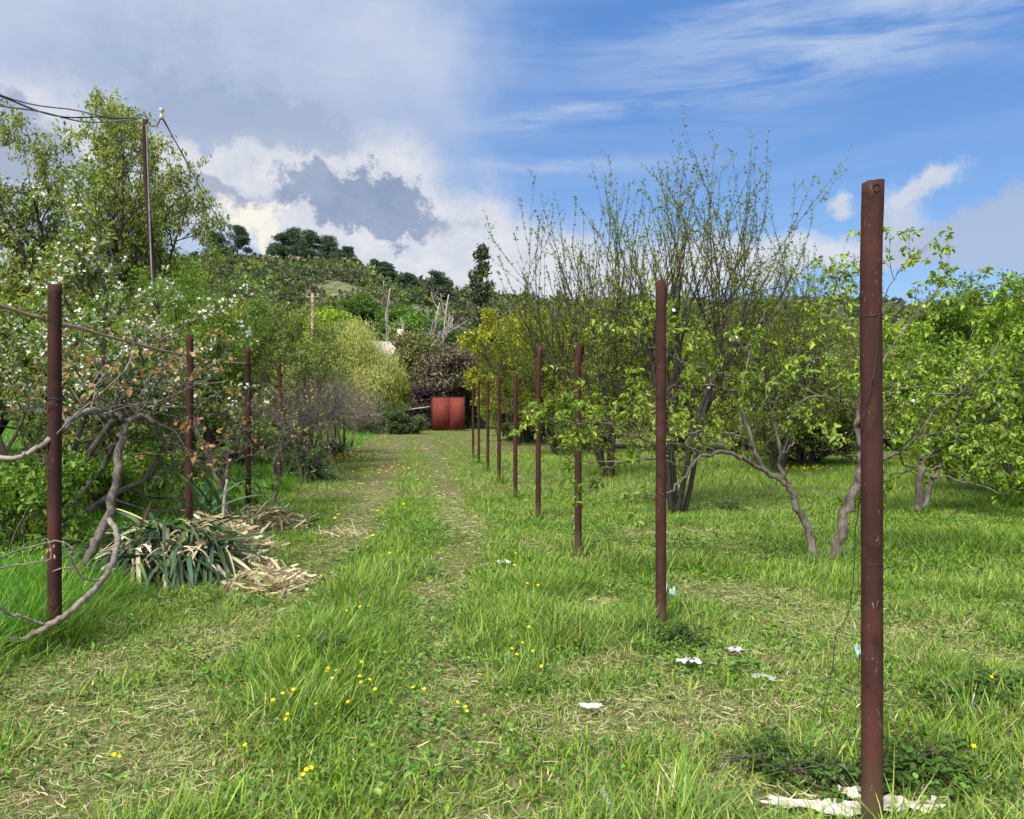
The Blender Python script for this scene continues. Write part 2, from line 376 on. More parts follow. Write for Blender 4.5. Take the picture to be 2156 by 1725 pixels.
DRYW = [(*G(a, b)[:2], k, sx, sy) for a, b, k, sx, sy in DRY]
LUSH = [(2050, 1150, .9, 1.7, 1.0), (1780, 1230, .7, .5, .4), (1500, 1200, .5, .6, .4), (1320, 1330, .6, .2, .4), (1940, 1000, .8, 6, 6), (1600, 1000, .7, 4, 3), (1230, 980, .9, 2.5, 6),
        (600, 1400, .8, .35, .35), (640, 1450, .7, .3, .6), (2030, 1600, .5, .3, .3), (1170, 1240, .6, .3, .6), (830, 1680, .3, .3, .3)]
LUSHW = [(*G(a, b)[:2], k, sx, sy) for a, b, k, sx, sy in LUSH]
HEAPS = [(*G(565, 1238)[:2], .50), (*(G(440, 1170)[:2]), .5), (*G(555, 1115)[:2], .7), (*G(330, 1222)[:2], .55), (*G(485, 1205)[:2], .4)]
def field(X, Y):
    s = X + .13*(Y-5)
    t1 = np.interp(Y, [3, 5, 7.7, 11, 19, 60], [-2.2, -1.95, -1.6, -1.37, -1.4, -1.4]); t2 = np.interp(Y, [3, 4, 6, 8, 11, 19, 60], [-.5, -.45, -.38, -.22, 0, .2, .2])
    wv = (fbm(X*.6, Y*.35, 31)-.5)*.5
    g1 = np.exp(-((s-t1+wv)/.27)**2); g2 = np.exp(-((s-t2+wv)/.22)**2)
    n1 = fbm(X*1.5, Y*1.5, 41); n2 = fbm(X*.5, Y*.5, 43); n3 = fbm(X*4, Y*4, 45)
    h = .065 + .09*smooth(.45, .65, n1)
    h = h + .075*np.exp(-((s-(t1+t2)/2+.1)/.38)**2)
    h = h + .07*np.exp(-((s-.45)/.35)**2)
    left = smooth(-2.80, -3.35, s + (n1-.5)*.5)
    h = h*(1-left) + left*(.27 + .08*n3)
    dry = .05 + .28*smooth(.50, .68, n2) + .26*smooth(.54, .66, n3)
    dry = dry*(1-left)*(1-.5*np.exp(-((s-(t1+t2)/2+.1)/.38)**2))
    dry = dry + (.34+.30*smooth(7, 12, Y))*np.maximum(g1, g2)*np.maximum(smooth(.34, .55, n3*.5+n1*.5), smooth(7, 11, Y))*(1-left); h = h*(1-(.62+.22*smooth(6, 12, Y))*np.maximum(g1, g2)); h = h*(1-.30*smooth(6, 12, Y)*smooth(1.0, .2, np.abs(s-(t1+t2)/2)-.6)*(1-left))
    for cx, cy, k, sx, sy in DRYW:
        e = k*np.exp(-(((X-cx)/sx)**2+((Y-cy)/sy)**2)) * smooth(.2, .55, n3+n1*.35)
        dry = dry + .75*e; h = h*(1-.72*e)
    for cx, cy, k, sx, sy in LUSHW:
        e = k*np.exp(-(((X-cx)/sx)**2+((Y-cy)/sy)**2)); dry = dry*(1-e); h = h*(1-e)+e*.21
    for hx, hy, hr in HEAPS: h = h*(1-.9*np.exp(-(((X-hx)**2+(Y-hy)**2)/hr**2)**2))
    cl = np.exp(-((X-1.22)/.28)**2-((Y-3.10)/.13)**2) + np.exp(-((X-1.55)/.10)**2-((Y-3.08)/.06)**2); h = h*(1-np.clip(cl*1.6, 0, .97))
    far = smooth(14, 30, Y); dry = dry*(1-far*.55); h = np.maximum(h, .02+.02*n3)*(1-.25*far*(1-left))
    return h, np.clip(dry, 0, 1), left, n1, n2
GREEN = np.array([(.14, .25, .022), (.19, .295, .030), (.11, .21, .042), (.245, .335, .062)])
STRAW = np.array([(.44, .37, .20), (.34, .29, .15), (.52, .45, .28), (.25, .25, .09), (.22, .17, .10)])
def sample(n, y0, y1):
    u = rng.random(n); Y = np.sqrt(y0*y0 + u*(y1*y1-y0*y0)); X = (rng.random(n)*2-1)*(.72*Y+.9); return X, Y
def blades(mb, X, Y, W0, segs, hk=1.0, clump=7, spread=.035):
    n = len(X)*clump
    cx = np.repeat(X, clump); cy = np.repeat(Y, clump)
    off = rng.normal(size=(n, 2))*spread*np.repeat(.6+rng.random(len(X)), clump)[:, None]
    x = cx+off[:, 0]; y = cy+off[:, 1]; h, dry, left, n1, n2 = field(x, y)
    chh = np.repeat(.65+.7*rng.random(len(X)), clump)
    Lb = h*chh*hk*(.55+.75*rng.random(n)); isdry = rng.random(n) < dry*.62
    Lb = np.where(isdry, Lb*.75, Lb)
    keep = Lb > .012; 
    x, y, Lb, isdry, off, n1, n2, left = (q[keep] for q in (x, y, Lb, isdry, off, n1, n2, left)); n = len(x)
    hue = np.repeat(rng.random(len(X)), clump)[keep]
    az = np.arctan2(off[:, 1], off[:, 0]) + rng.normal(size=n)*.9
    lean = np.abs(rng.normal(size=n))*.42 + .12 + .5*isdry*rng.random(n)
    d = np.stack([np.cos(az)*lean + .12, np.sin(az)*lean, np.ones(n)], 1); d = unit(d)
    base = np.stack([x, y, gz(x, y)-.01], 1)
    th = az + math.pi/2 + rng.normal(size=n)*.6; side = np.stack([np.cos(th), np.sin(th), np.zeros(n)], 1)
    wd = (W0*(.6+.8*rng.random(n)))[:, None]
    bend = (np.abs(rng.normal(size=n))*.45+.1)[:, None]
    gi = np.clip((hue*.6 + n1*.9-.25)*4, 0, 3.999); g0 = np.floor(gi).astype(int)
    gc = GREEN[g0]
    gc = gc*(1-.35*left[:, None]*np.array([.9, .15, .8])[None])
    sc_ = STRAW[rng.integers(0, len(STRAW), n)]
    col = np.where(isdry[:, None], sc_, gc)*(1+.2*rng.normal(size=(n, 1))); col = np.clip(col*(1+.05*rng.normal(size=(n, 3))), .01, .8)
    hd = unit(np.stack([np.cos(az), np.sin(az), np.zeros(n)], 1))
    Lc = Lb[:, None]
    def pt(t): return base + d*Lc*t + (hd*.7 - np.array([[0, 0, .5]]))*Lc*bend*t*t
    if segs == 2:
        a = pt(.5); tip = pt(1.)
        V = np.stack([base-side*wd*.5, base+side*wd*.5, a+side*wd*.42, a-side*wd*.42, tip], 1).reshape(-1, 3); b = np.arange(n)[:, None]*5
        mb.add(V, [b+np.array([[0, 1, 2, 3]]), b+np.array([[3, 2, 4]])], np.repeat(col, 5, 0))
    elif segs == 3:
        a = pt(.35); c_ = pt(.72); tip = pt(1.)
        V = np.stack([base-side*wd*.4, base+side*wd*.4, a+side*wd*.5, a-side*wd*.5, c_+side*wd*.36, c_-side*wd*.36, tip], 1).reshape(-1, 3); b = np.arange(n)[:, None]*7
        mb.add(V, [b+np.array([[0, 1, 2, 3]]), b+np.array([[3, 2, 4, 5]]), b+np.array([[5, 4, 6]])], np.repeat(col, 7, 0))
    else:
        tip = pt(1.); V = np.stack([base-side*wd*.5, base+side*wd*.5, tip], 1).reshape(-1, 3); b = np.arange(n)[:, None]*3
        mb.add(V, [b+np.array([[0, 1, 2]])], np.repeat(col, 3, 0))
mb = MB()
blades(mb, *sample(34000, 1.9, 7), .0062, 3, 1.15, 6, .022)
blades(mb, *sample(40000, 7, 14), .010, 2, 1.0, 7, .035)
blades(mb, *sample(42000, 14, 30), .015, 1, 1.0, 6, .07)
blades(mb, *sample(38000, 30, 85), .035, 1, 1.15, 6, .16)
tag(mb.build('meadow_grass', M['grass']), 'green meadow grass with dry mown patches and two paler wheel tracks', 'grass', None, 'stuff')
mb = MB()
for px_, Y_ in ((1836, 2.95), (1386, 5.62), (1216, 8.42), (1131, 11.2), (1087, 14.), (1052, 16.8), (1026, 19.7), (1007, 22.6), (996, 25.3), (117, 5.12), (399, 8.6), (524, 11.), (587, 14.7), (1716, 7.9), (1763, 7.9), (1425, 12.), (1938, 11.6)):
    a_ = rng.random(26)*6.283; r_ = .05+.09*rng.random(26); X0 = (px_-CX)/F*Y_; blades(mb, X0+np.cos(a_)*r_, Y_+np.sin(a_)*r_, .006 if Y_ < 9 else .012, 2, 2.1, 6, .02)
tag(mb.build('grass_tufts', M['grass']), 'taller uncut grass tufts around the feet of posts and trunks', 'grass', None, 'stuff')
# cut stems lying flat where it was mown
mb = MB()
def clip_(n, y0, y1, Lr, W0):
    X, Y = sample(n, y0, y1); h, dry, left, n1, n2 = field(X, Y); k = (rng.random(len(X)) < .01+dry*.75) & (left < .5); X = X[k]; Y = Y[k]; n = len(X)
    az = rng.random(n)*6.283; L = Lr*(.4+rng.random(n)); d = np.stack([np.cos(az), np.sin(az), rng.normal(size=n)*.16+.06], 1)
    p = np.stack([X, Y, gz(X, Y)+.012+rng.random(n)*.035], 1); s = np.stack([-np.sin(az), np.cos(az), rng.normal(size=n)*.5], 1); s = unit(s)*(W0*(.6+.8*rng.random(n)))[:, None]
    mid = p+unit(d)*L[:, None]*.5 + rng.normal(size=(n, 3))*.15*L[:, None]*np.array([[1, 1, .3]]); tip = p+unit(d)*L[:, None] + rng.normal(size=(n, 3))*.05*L[:, None]
    V = np.stack([p-s*.5, p+s*.5, mid+s*.5, mid-s*.5, tip], 1).reshape(-1, 3); b = np.arange(n)[:, None]*5
    col = np.clip(tints(n, [(.40, .36, .19), (.30, .32, .13), (.24, .31, .09), (.52, .47, .28), (.19, .28, .07), (.24, .33, .10)], var=.2), 0, .8)
    mb.add(V, [b+np.array([[0, 1, 2, 3]]), b+np.array([[3, 2, 4]])], np.repeat(col, 5, 0))
clip_(110000, 2.1, 7, .075, .004); clip_(110000, 7, 15, .10, .007); clip_(50000, 15, 35, .16, .014)
tag(mb.build('mown_clippings', M['grass']), 'pale dry clippings lying flat over the mown patches and wheel tracks', 'clippings', None, 'stuff')
# clover and other broad leaves low in the sward
mb = MB(); X, Y = sample(60000, 2.2, 11); h, dry, left, n1, n2 = field(X, Y)
k = (fbm(X*1.1, Y*1.1, 77) > .5) & (dry < .55) & (rng.random(len(X)) < .8); X = X[k]; Y = Y[k]; n = len(X)
p = np.stack([X, Y, gz(X, Y)+.02+rng.random(n)*.07], 1); d = rand_dirs(n)*np.array([[1, 1, .35]])+np.array([[0, 0, .15]])
leaf_quads(mb, p, d, np.tile([[0, 0, 1.]], (n, 1))+rng.normal(size=(n, 3))*.3, .022+.016*rng.random(n), .018+.01*rng.random(n), tints(n, [(.10, .22, .03), (.14, .27, .04), (.08, .17, .03)]))
X, Y = sample(9000, 3.2, 9); h, dry, left, n1, n2 = field(X, Y); k = (fbm(X*2.1+9, Y*2.1, 78) > .56) & (left < .5); X = X[k]; Y = Y[k]; n = len(X)
p = np.stack([X, Y, gz(X, Y)+.02+rng.random(n)*.05], 1); d = rand_dirs(n)*np.array([[1, 1, .3]])+np.array([[0, 0, .35]])
leaf_quads(mb, p, d, np.tile([[0, 0, 1.]], (n, 1))+rng.normal(size=(n, 3))*.3, .035+.03*rng.random(n), .016+.012*rng.random(n), tints(n, [(.11, .22, .03), (.13, .26, .04), (.07, .15, .03)]))
tag(mb.build('clover', M['grass']), 'low clover leaves growing between the grass blades', 'clover', None, 'stuff')
# ------------------------------------------------------------------ growing trees
class Tree:
    def __init__(s): s.t = []; s.anc = []      # tubes, leaf anchors (pos, dir, scale)
    def line(s, pts, rad, k=5): s.t.append((np.array(pts), np.array(rad), k))
def grow(T, p, d, L, r, lv, S):
    a = S[lv]; n = a['n']; st = L/n; pts = [p]; rad = [r]; tap = a.get('tap', .45); wob = a['wob']; up = a.get('up', 0)
    dr = d
    for i in range(1, n+1):
        dr = Vector((dr.x+rnd.gauss(0, wob), dr.y+rnd.gauss(0, wob), dr.z+rnd.gauss(0, wob)*.8+up)).normalized()
        p = p + dr*st; pts.append(p); rad.append(r*(1-(1-tap)*i/n))
    if r > .0012 or lv < 2: T.line([tuple(q) for q in pts], rad, a.get('k', 4))
    kids_on(T, pts, rad, L, lv, S)
def kids_on(T, pts, rad, L, lv, S):
    a = S[lv]; n = len(pts)-1
    if a.get('leaf'):
        m = a['leaf']*L; m = int(m) + (rnd.random() < m-int(m)); l0 = a.get('l0', .2)
        for _ in range(m):
            t = (l0+(1-l0)*rnd.random())*n; i = min(int(t), n-1); f = t-i
            q = pts[i].lerp(pts[i+1], f); T.anc.append((q.x, q.y, q.z, *(pts[i+1]-pts[i]).normalized()))
        if rnd.random() < a['leaf']*L*1.3: q = pts[-1]; T.anc.append((q.x, q.y, q.z, *(pts[-1]-pts[-2]).normalized()))
    if lv+1 < len(S) and a.get('kids'):
        b = S[lv+1]; kk = a['kids']*(L if a.get('perm') else 1); kk = int(kk)+(rnd.random() < kk-int(kk)); c0 = a.get('c0', .3)
        for j in range(kk):
            t = (c0 + (1-c0)*((j+rnd.random())/max(kk, 1)))*n; t = min(t, n-.01); i = int(t); f = t-i
            q = pts[i].lerp(pts[i+1], f); dd = (pts[i+1]-pts[i]).normalized()
            rv = Vector((rnd.gauss(0, 1), rnd.gauss(0, 1), rnd.gauss(0, 1)+b.get('bias', 0))); pv = (rv - dd*rv.dot(dd))
            if pv.length < 1e-4: continue
            pv.normalize(); an = R(b['ang'] + rnd.uniform(-1, 1)*b.get('dang', 14))
            nd = dd*math.cos(an)+pv*math.sin(an)
            if 'lift' in b: nd = (nd + Vector((0, 0, b['lift']))).normalized()
            ln = rnd.uniform(*b['len'])*(1-b.get('short', .35)*t/n)
            rr = min((rad[i]*(1-f)+rad[i+1]*f)*.75, b.get('r', 9))
            grow(T, q, nd, ln, rr, lv+1, S)
def limb(T, pts, r0, r1, S, lv=0, k=8, sub=5, jit=.012):
    """a limb along given points, from which the level lv+1 twigs grow"""
    c = catmull(pts, sub); c[1:-1] += rng.normal(size=c[1:-1].shape)*jit
    rad = np.linspace(r0, r1, len(c)); T.line(c, rad, k)
    P_ = [Vector(tuple(q)) for q in c]; L = sum((P_[i+1]-P_[i]).length for i in range(len(P_)-1))
    if S: kids_on(T, P_, list(rad), L, lv, S)
def leaves_of(T, m, size, wid, cols, spread=.03, along=.5, droop=.3, shape='oval', scale=1.2, seed=1, szv=.42, anc=None, updir=0):
    A = np.array(anc if anc is not None else T.anc, float).reshape(-1, 6)
    A = np.repeat(A, m, 0); n = len(A); mb = MB()
    if n == 0: return mb
    dr = rand_dirs(n); d = unit(dr + A[:, 3:]*along + np.array([[0, 0, -droop+updir]]))
    p = A[:, :3] + rng.normal(size=(n, 3))*spread
    nr = unit(np.array([[0, 0, 1.]]) + rng.normal(size=(n, 3))*.45)
    sz = size*(1+szv*rng.normal(size=n)); sz = np.clip(sz, size*.3, size*2)
    leaf_quads(mb, p, d, nr, sz, sz*wid, patch_tints(A[:, :3], cols, scale, seed=seed), shape)
    return mb
def flowers(anc, frac, size, cols, spread=.04, rep=1):
    A = np.array(anc).reshape(-1, 6); A = A[rng.random(len(A)) < frac]; A = np.repeat(A, rep, 0); n = len(A); mb = MB()
    if n == 0: return mb
    c = A[:, :3]+rng.normal(size=(n, 3))*spread; ax = unit(rand_dirs(n)+np.array([[0, -.6, .7]]))
    t1 = unit(np.cross(ax, rand_dirs(n))); t2 = np.cross(ax, t1); col = tints(n, cols, var=.05)
    for i in range(5):
        th = i*2*math.pi/5; d = t1*math.cos(th)+t2*math.sin(th)+ax*.35
        leaf_quads(mb, c, d, ax, size, size*.85, col, 'rhomb', .1)
    return mb
def finish(T, name, label, cat, base, group=None, bark_='bark', leafs=(), extra=(), tj=.06, trunkn='trunk'):
    e = empty(name, base, label, cat, group)
    big = [t for t in T.t if t[1][0] > .022]; sm = [t for t in T.t if t[1][0] <= .022]
    if big: mb = MB(); tubes(mb, big, jit=tj); mb.build(trunkn, M[bark_], e, True)
    if sm: mb = MB(); tubes(mb, sm); mb.build('branches' if big else trunkn, M[bark_], e, True)
    for nm, mb, mt in leafs:
        if mb.n: mb.build(nm, M[mt], e)
    return e

YG = [(.135, .21, .025), (.19, .275, .035), (.26, .35, .06)]           # fresh apple leaves
OLIVE = [(.155, .20, .026), (.22, .27, .034), (.30, .35, .055)]
DEEP = [(.085, .15, .028), (.12, .20, .035), (.17, .25, .05)]
GREY = [(.12, .165, .045), (.17, .22, .055), (.23, .28, .075)]

# --- tall vase-shaped fruit trees with upright shoots (right)
def shoot_tree(base, top, spread, label, seed, nl=7, dens=1., lean=0, shootlen=(1.1, 2.6), cols=[(.10, .14, .022), (.14, .185, .028), (.21, .25, .04)], lf=.042, low=1.):
    rnd.seed(seed); T = Tree(); h = top
    S = [dict(n=8, wob=.08, up=.035, kids=5*dens, c0=.30, k=7, tap=.2),
         dict(n=6, wob=.10, up=.07, len=(.28*h, .42*h), ang=32, dang=12, lift=.25, kids=5*dens, c0=.10, k=5, r=.042, tap=.45, leaf=8*low, l0=.0),
         dict(n=6, wob=.06, up=.05, len=shootlen, ang=30, dang=14, lift=.55, kids=1.7*dens, c0=.1, k=4, r=.020, tap=.28, leaf=12, l0=.0, short=.5),
         dict(n=3, wob=.09, up=.04, len=(.15, .55), ang=38, r=.006, k=3, leaf=14, l0=0)]
    b = Vector(tuple(base)); r0 = .0066*h+.006
    for i in range(nl):
        az = 2*math.pi*(i+rnd.random()*.7)/nl; tilt = rnd.uniform(.18, .55)*spread
        d = Vector((math.cos(az)*tilt+lean, math.sin(az)*tilt, 1)).normalized()
        p0 = b + Vector((math.cos(az)*.09, math.sin(az)*.09, -.1))
        grow(T, p0, d, h*rnd.uniform(.48, .64), r0*rnd.uniform(.7, 1.1), 0, S)
    # low leafy suckers and side twigs
    S2 = [dict(n=5, wob=.12, up=0, kids=5, c0=.2, k=4, leaf=6), dict(n=4, wob=.15, up=.03, len=(.4, .9), ang=50, r=.006, k=3, kids=3, leaf=10), dict(n=3, wob=.15, len=(.15, .4), ang=45, r=.003, k=3, leaf=16)]
    for i in range(int(40*low)):
        az = rnd.random()*6.28; z = rnd.uniform(.8, h*.5); rr = rnd.uniform(.1, .35)*spread*z
        p0 = b+Vector((math.cos(az)*rr, math.sin(az)*rr, z)); grow(T, p0, Vector((math.cos(az), math.sin(az), rnd.uniform(-.1, .7))).normalized(), rnd.uniform(.7, 1.5), .012, 0, S2)
    return finish(T, 'fruit_tree', label, 'tree', base, 'tall fruit trees with upright shoots', 'bark_dark',
                  [('leaves', leaves_of(T, 4, lf*.9, .5, cols, .013, .8, -.1, 'rhomb', 1.1, seed), 'leaf')])
shoot_tree(G(1425, 1078), 6.9, .50, 'tall fruit tree with stout forked trunk, right behind the second right-hand post', 21, 7, 1.0, .06, lf=.036)
shoot_tree(G(1284, 1006), 8.4, .36, 'upright fruit tree with a thin trunk, just right of the third right-hand post', 22, 7, .9, -.13)
shoot_tree(G(1620, 1000)+np.array((.2, 0, 0)), 6.9, .75, 'spreading fruit tree whose shoots rise behind the bent apple limbs', 23, 8, .9, .06)
shoot_tree(G(1178, 958), 7.2, .42, 'fruit tree with dark leaning trunks behind the pale concrete trough', 24, 7, .8, -.22, cols=[(.12, .15, .018), (.17, .20, .02), (.23, .25, .03)], lf=.07)
shoot_tree(G(1690, 985), 6.4, .85, 'fruit tree farther back, its low shoots seen left of the nearest post', 25, 6, .7, .15)

shoot_tree(G(1090, 938), 6.8, .42, 'low fruit tree with upright shoots rising over the yellow-green maple', 26, 5, .7, -.12)

# --- bushy leafy trees: rounded, for the middle distance
def bushy(name, base, top, width, label, cols, seed, n=7, lf=.06, dens=1., cat='tree', group=None, barkm='bark_dark', m=5, twig=1., shape='rhomb', low=.25, droop=.2, mat='leaf', spread=.06, up=.05, trunkn='trunk', stem=6, along=.5):
    rnd.seed(seed); T = Tree(); b = Vector(tuple(base)); W = width/2
    S = [dict(n=7, wob=.10, up=.02, kids=7*dens, c0=low, k=6, tap=.1),
         dict(n=5, wob=.14, up=up, len=(W*.45, W*.85), ang=48, dang=18, kids=6*dens, c0=.15, k=4, r=.03, tap=.3),
         dict(n=4, wob=.16, up=up, len=(W*.22, W*.42), ang=45, kids=5*twig, c0=.1, k=3, r=.012, leaf=3),
         dict(n=3, wob=.16, up=up*.5, len=(W*.10, W*.24), ang=42, r=.005, k=3, leaf=14/max(W*.17, .15)/3, l0=.1)]
    for i in range(n):
        az = 2*math.pi*(i+rnd.random()*.6)/n; tl = rnd.uniform(.1, .75)*width/top*.9
        d = Vector((math.cos(az)*tl, math.sin(az)*tl, 1)).normalized()
        grow(T, b+Vector((math.cos(az)*.08*stem/6, math.sin(az)*.08*stem/6, -.1)), d, top*rnd.uniform(.62, .82), .012*top*rnd.uniform(.8, 1.2)+.01, 0, S)
    return finish(T, name, label, cat, base, group, barkm, [('leaves', leaves_of(T, m, lf, .55, cols, spread, along, droop, shape, 3.5/width, seed), mat)], trunkn=trunkn)

def at(px, Y): return onground((px-CX)/F*Y, Y)
YO = [(.20, .24, .022), (.30, .34, .03), (.42, .40, .05)]
bushy('maple_tree', at(1105, 37), 7.2, 5.6, 'yellow-green maple with copper tints behind the far end of the right-hand post row', YO, 31, 8, .115, 1, m=5)
bushy('maple_tree', at(1068, 46), 5.2, 3.4, 'small pale yellow-green maple right of the red gate panels', YO, 32, 6, .12, .9, m=5)
# thicket behind the orchard on the right
TH = 'thicket of bushes closing the orchard on the right'
bushy('thicket_bush', at(1265, 31), 6.2, 6.0, 'dense olive thicket bush behind the third right-hand post', OLIVE, 33, 9, .085, 1, 'bush', TH, low=.05, up=.03)
bushy('thicket_bush', at(1420, 30), 6.4, 6.0, 'dense olive thicket bush behind the second right-hand post', OLIVE, 34, 9, .085, 1, 'bush', TH, low=.05, up=.03)
bushy('thicket_bush', at(1570, 28), 5.2, 5.5, 'twiggy olive bush between the greenhouse and the forked fruit tree', OLIVE, 35, 9, .08, 1, 'bush', TH, low=.05, up=.03)
bushy('thicket_bush', at(1700, 22), 2.6, 4.4, 'low twiggy bush under the pale greenhouse roof', GREY, 36, 10, .06, 1, 'bush', TH, low=.03, up=.03)
bushy('thicket_bush', at(1880, 30), 5.6, 6.5, 'dense green bush right behind the nearest post', GREY, 37, 9, .085, 1, 'bush', TH, low=.05, up=.03)
bushy('thicket_bush', at(2060, 24), 6.5, 5.0, 'tall bright-topped bush rising near the right edge', [(.08, .15, .02), (.12, .2, .025), (.16, .25, .03)], 38, 9, .09, 1, 'bush', TH, low=.05, up=.05)
bushy('thicket_bush', at(2200, 20), 3.8, 5.5, 'shady bush at the right edge behind the spreading apple tree', DEEP, 39, 10, .075, 1, 'bush', TH, low=.03)
bushy('thicket_bush', at(1110, 40), 3.0, 4.0, 'low dark bush at the foot of the maple by the gate', DEEP, 40, 9, .09, 1, 'bush', TH, low=.03)

# --- apple trees right, limbs laid along what is seen
SA = [dict(kids=3.9, perm=1, c0=.2),
      dict(n=5, wob=.16, up=.02, len=(.25, .9), ang=55, dang=20, bias=.6, kids=3.8, c0=.2, k=4, r=.006, leaf=5, l0=.3),
      dict(n=3, wob=.18, up=.03, len=(.08, .35), ang=50, r=.004, k=3, leaf=9, l0=.3)]
SAb = [dict(kids=.9, perm=1, c0=.3)] + SA[1:]
def c7(x, y, Y): return P((1900+x*.5218)/1.7393, (1200+y*.5218)/1.7393, Y)
def c8(x, y, Y): return P((2700+x*.5219)/1.7393, (1200+y*.5219)/1.7393, Y)
def lims(T, conv, L, S, r0, r1, k=7, jit=.01): limb(T, [conv(*q) for q in L], max(r0*.60, .004), max(r1*.62, .0025), S, 0, k, 4, jit)
def cluster_leaves(T, cols, seed, size=.062, m=5):
    return leaves_of(T, m, size, .5, cols, .012, .5, .25, 'oval', .8, seed)
rnd.seed(51); T = Tree(); Y = 7.95
b = G(1716, 1192)
lims(T, c7, [(2075, 1640, Y), (2040, 1450, Y), (1960, 1260, Y), (1900, 1130, Y), (1850, 1075, Y)], None, .075, .052, 9)
lims(T, c7, [(1865, 1085, Y), (1770, 1035, Y), (1650, 955, Y-.1), (1540, 905, Y-.2), (1420, 868, Y-.3), (1330, 885, Y-.4), (1240, 930, Y-.5), (1190, 1010, Y-.6), (1130, 1080, Y-.7), (1010, 1190, Y-.8)], SAb, .045, .014)
lims(T, c7, [(1740, 1010, Y), (1650, 860, Y), (1600, 700, Y), (1560, 520, Y), (1590, 300, Y+.1), (1630, 150, Y+.2)], SA, .042, .012)
lims(T, c7, [(1870, 1085, Y), (1832, 930, Y), (1835, 800, Y-.1), (1775, 600, Y-.1), (1730, 400, Y-.2), (1640, 240, Y-.2), (1510, 60, Y-.3)], SA, .036, .010)
lims(T, c7, [(1650, 860, Y), (1590, 780, Y-.1), (1480, 735, Y-.2), (1300, 728, Y-.3), (1150, 760, Y-.4), (1010, 770, Y-.5), (860, 850, Y-.6)], SA, .020, .006)
lims(T, c7, [(1290, 890, Y-.4), (1210, 845, Y-.5), (1100, 808, Y-.6), (950, 805, Y-.8), (740, 730, Y-1), (600, 670, Y-1.1), (420, 660, Y-1.2), (280, 700, Y-1.3), (180, 680, Y-1.3)], SA, .018, .005)
lims(T, c7, [(1190, 985, Y-.6), (1080, 950, Y-.7), (930, 915, Y-.9), (780, 940, Y-1), (600, 940, Y-1.1), (420, 950, Y-1.2), (330, 910, Y-1.25), (230, 820, Y-1.3), (180, 720, Y-1.3)], SA, .016, .004)
lims(T, c7, [(1010, 1190, Y-.8), (930, 1190, Y-.9), (820, 1160, Y-1), (760, 1090, Y-1), (730, 1030, Y-1)], SAb, .012, .004)
lims(T, c7, [(560, 880, Y-1.1), (480, 830, Y-1.2), (400, 810, Y-1.2)], SAb, .008, .003)
lims(T, c7, [(1560, 510, Y), (1500, 440, Y-.1), (1380, 410, Y-.2), (1200, 400, Y-.3), (1050, 420, Y-.5), (860, 460, Y-.6)], SA, .018, .005)
lims(T, c7, [(1560, 380, Y), (1400, 330, Y-.2), (1200, 260, Y-.3), (1020, 170, Y-.4), (880, 120, Y-.6), (760, 20, Y-.8)], SA, .016, .005)
lims(T, c7, [(1730, 400, Y-.1), (1850, 300, Y), (1980, 120, Y), (2030, -60, Y)], SA, .012, .004)
lims(T, c7, [(1800, 640, Y), (1900, 560, Y-.1), (2050, 490, Y-.3), (2160, 480, Y-.4)], SA, .012, .004)
lims(T, c7, [(1620, 820, Y), (1720, 830, Y-.3), (1830, 720, Y-.4), (1865, 690, Y-.4)], SAb, .008, .003)
lims(T, c7, [(1825, 930, Y), (1880, 870, Y-.05), (1930, 800, Y-.1)], None, .022, .015)
lims(T, c7, [(1880, 1080, Y), (1865, 1020, Y-.05), (1875, 980, Y-.08)], None, .014, .012)
finish(T, 'apple_tree', 'slender apple tree bent to the left, its low leafy boughs crossing the post row', 'tree', b, 'apple trees on the right', 'apple_bark',
       [('leaves', cluster_leaves(T, YG, 52, .047, 5), 'leaf'), ('blossom', flowers(T.anc, .018, .022, [(.85, .82, .80)]), 'petal')])
T = Tree(); b = G(1763, 1192)
lims(T, c8, [(655, 1700, Y), (700, 1500, Y), (755, 1300, Y), (820, 1130, Y), (862, 1000, Y)], None, .095, .075, 10, .012)
lims(T, c8, [(862, 1000, Y), (880, 860, Y), (850, 740, Y), (842, 640, Y), (860, 480, Y), (900, 300, Y), (930, 80, Y), (960, -140, Y)], SA, .06, .014)
lims(T, c8, [(850, 660, Y), (820, 620, Y), (740, 545, Y-.1), (640, 495, Y-.2), (520, 485, Y-.3), (420, 530, Y-.4), (340, 590, Y-.5)], SA, .020, .005)
lims(T, c8, [(875, 980, Y), (960, 940, Y), (1100, 890, Y), (1250, 780, Y-.1), (1330, 660, Y-.1), (1440, 545, Y-.2), (1600, 430, Y-.2), (1800, 250, Y-.2)], SA, .046, .010)
lims(T, c8, [(870, 700, Y), (950, 620, Y), (1060, 560, Y), (1200, 510, Y), (1400, 470, Y-.1), (1620, 460, Y-.2), (1850, 470, Y-.3), (2100, 500, Y-.3)], SA, .026, .006)
lims(T, c8, [(870, 640, Y), (960, 520, Y), (1080, 455, Y+.1), (1240, 425, Y+.1), (1500, 405, Y+.1), (1760, 390, Y), (2080, 370, Y)], SA, .028, .006)
lims(T, c8, [(1270, 770, Y-.1), (1400, 740, Y-.1), (1560, 690, Y-.1), (1750, 670, Y-.2), (2080, 690, Y-.2)], SA, .018, .005)
lims(T, c8, [(870, 760, Y), (1000, 762, Y), (1200, 768, Y-.1), (1400, 775, Y-.2), (1560, 800, Y-.3)], SAb, .012, .004)
lims(T, c8, [(880, 420, Y), (990, 300, Y), (1120, 80, Y), (1300, -150, Y), (1420, -260, Y), (1500, -330, Y)], SA, .020, .005)
lims(T, c8, [(900, 300, Y), (820, 120, Y), (760, -120, Y), (700, -300, Y), (690, -420, Y)], SA, .018, .005)
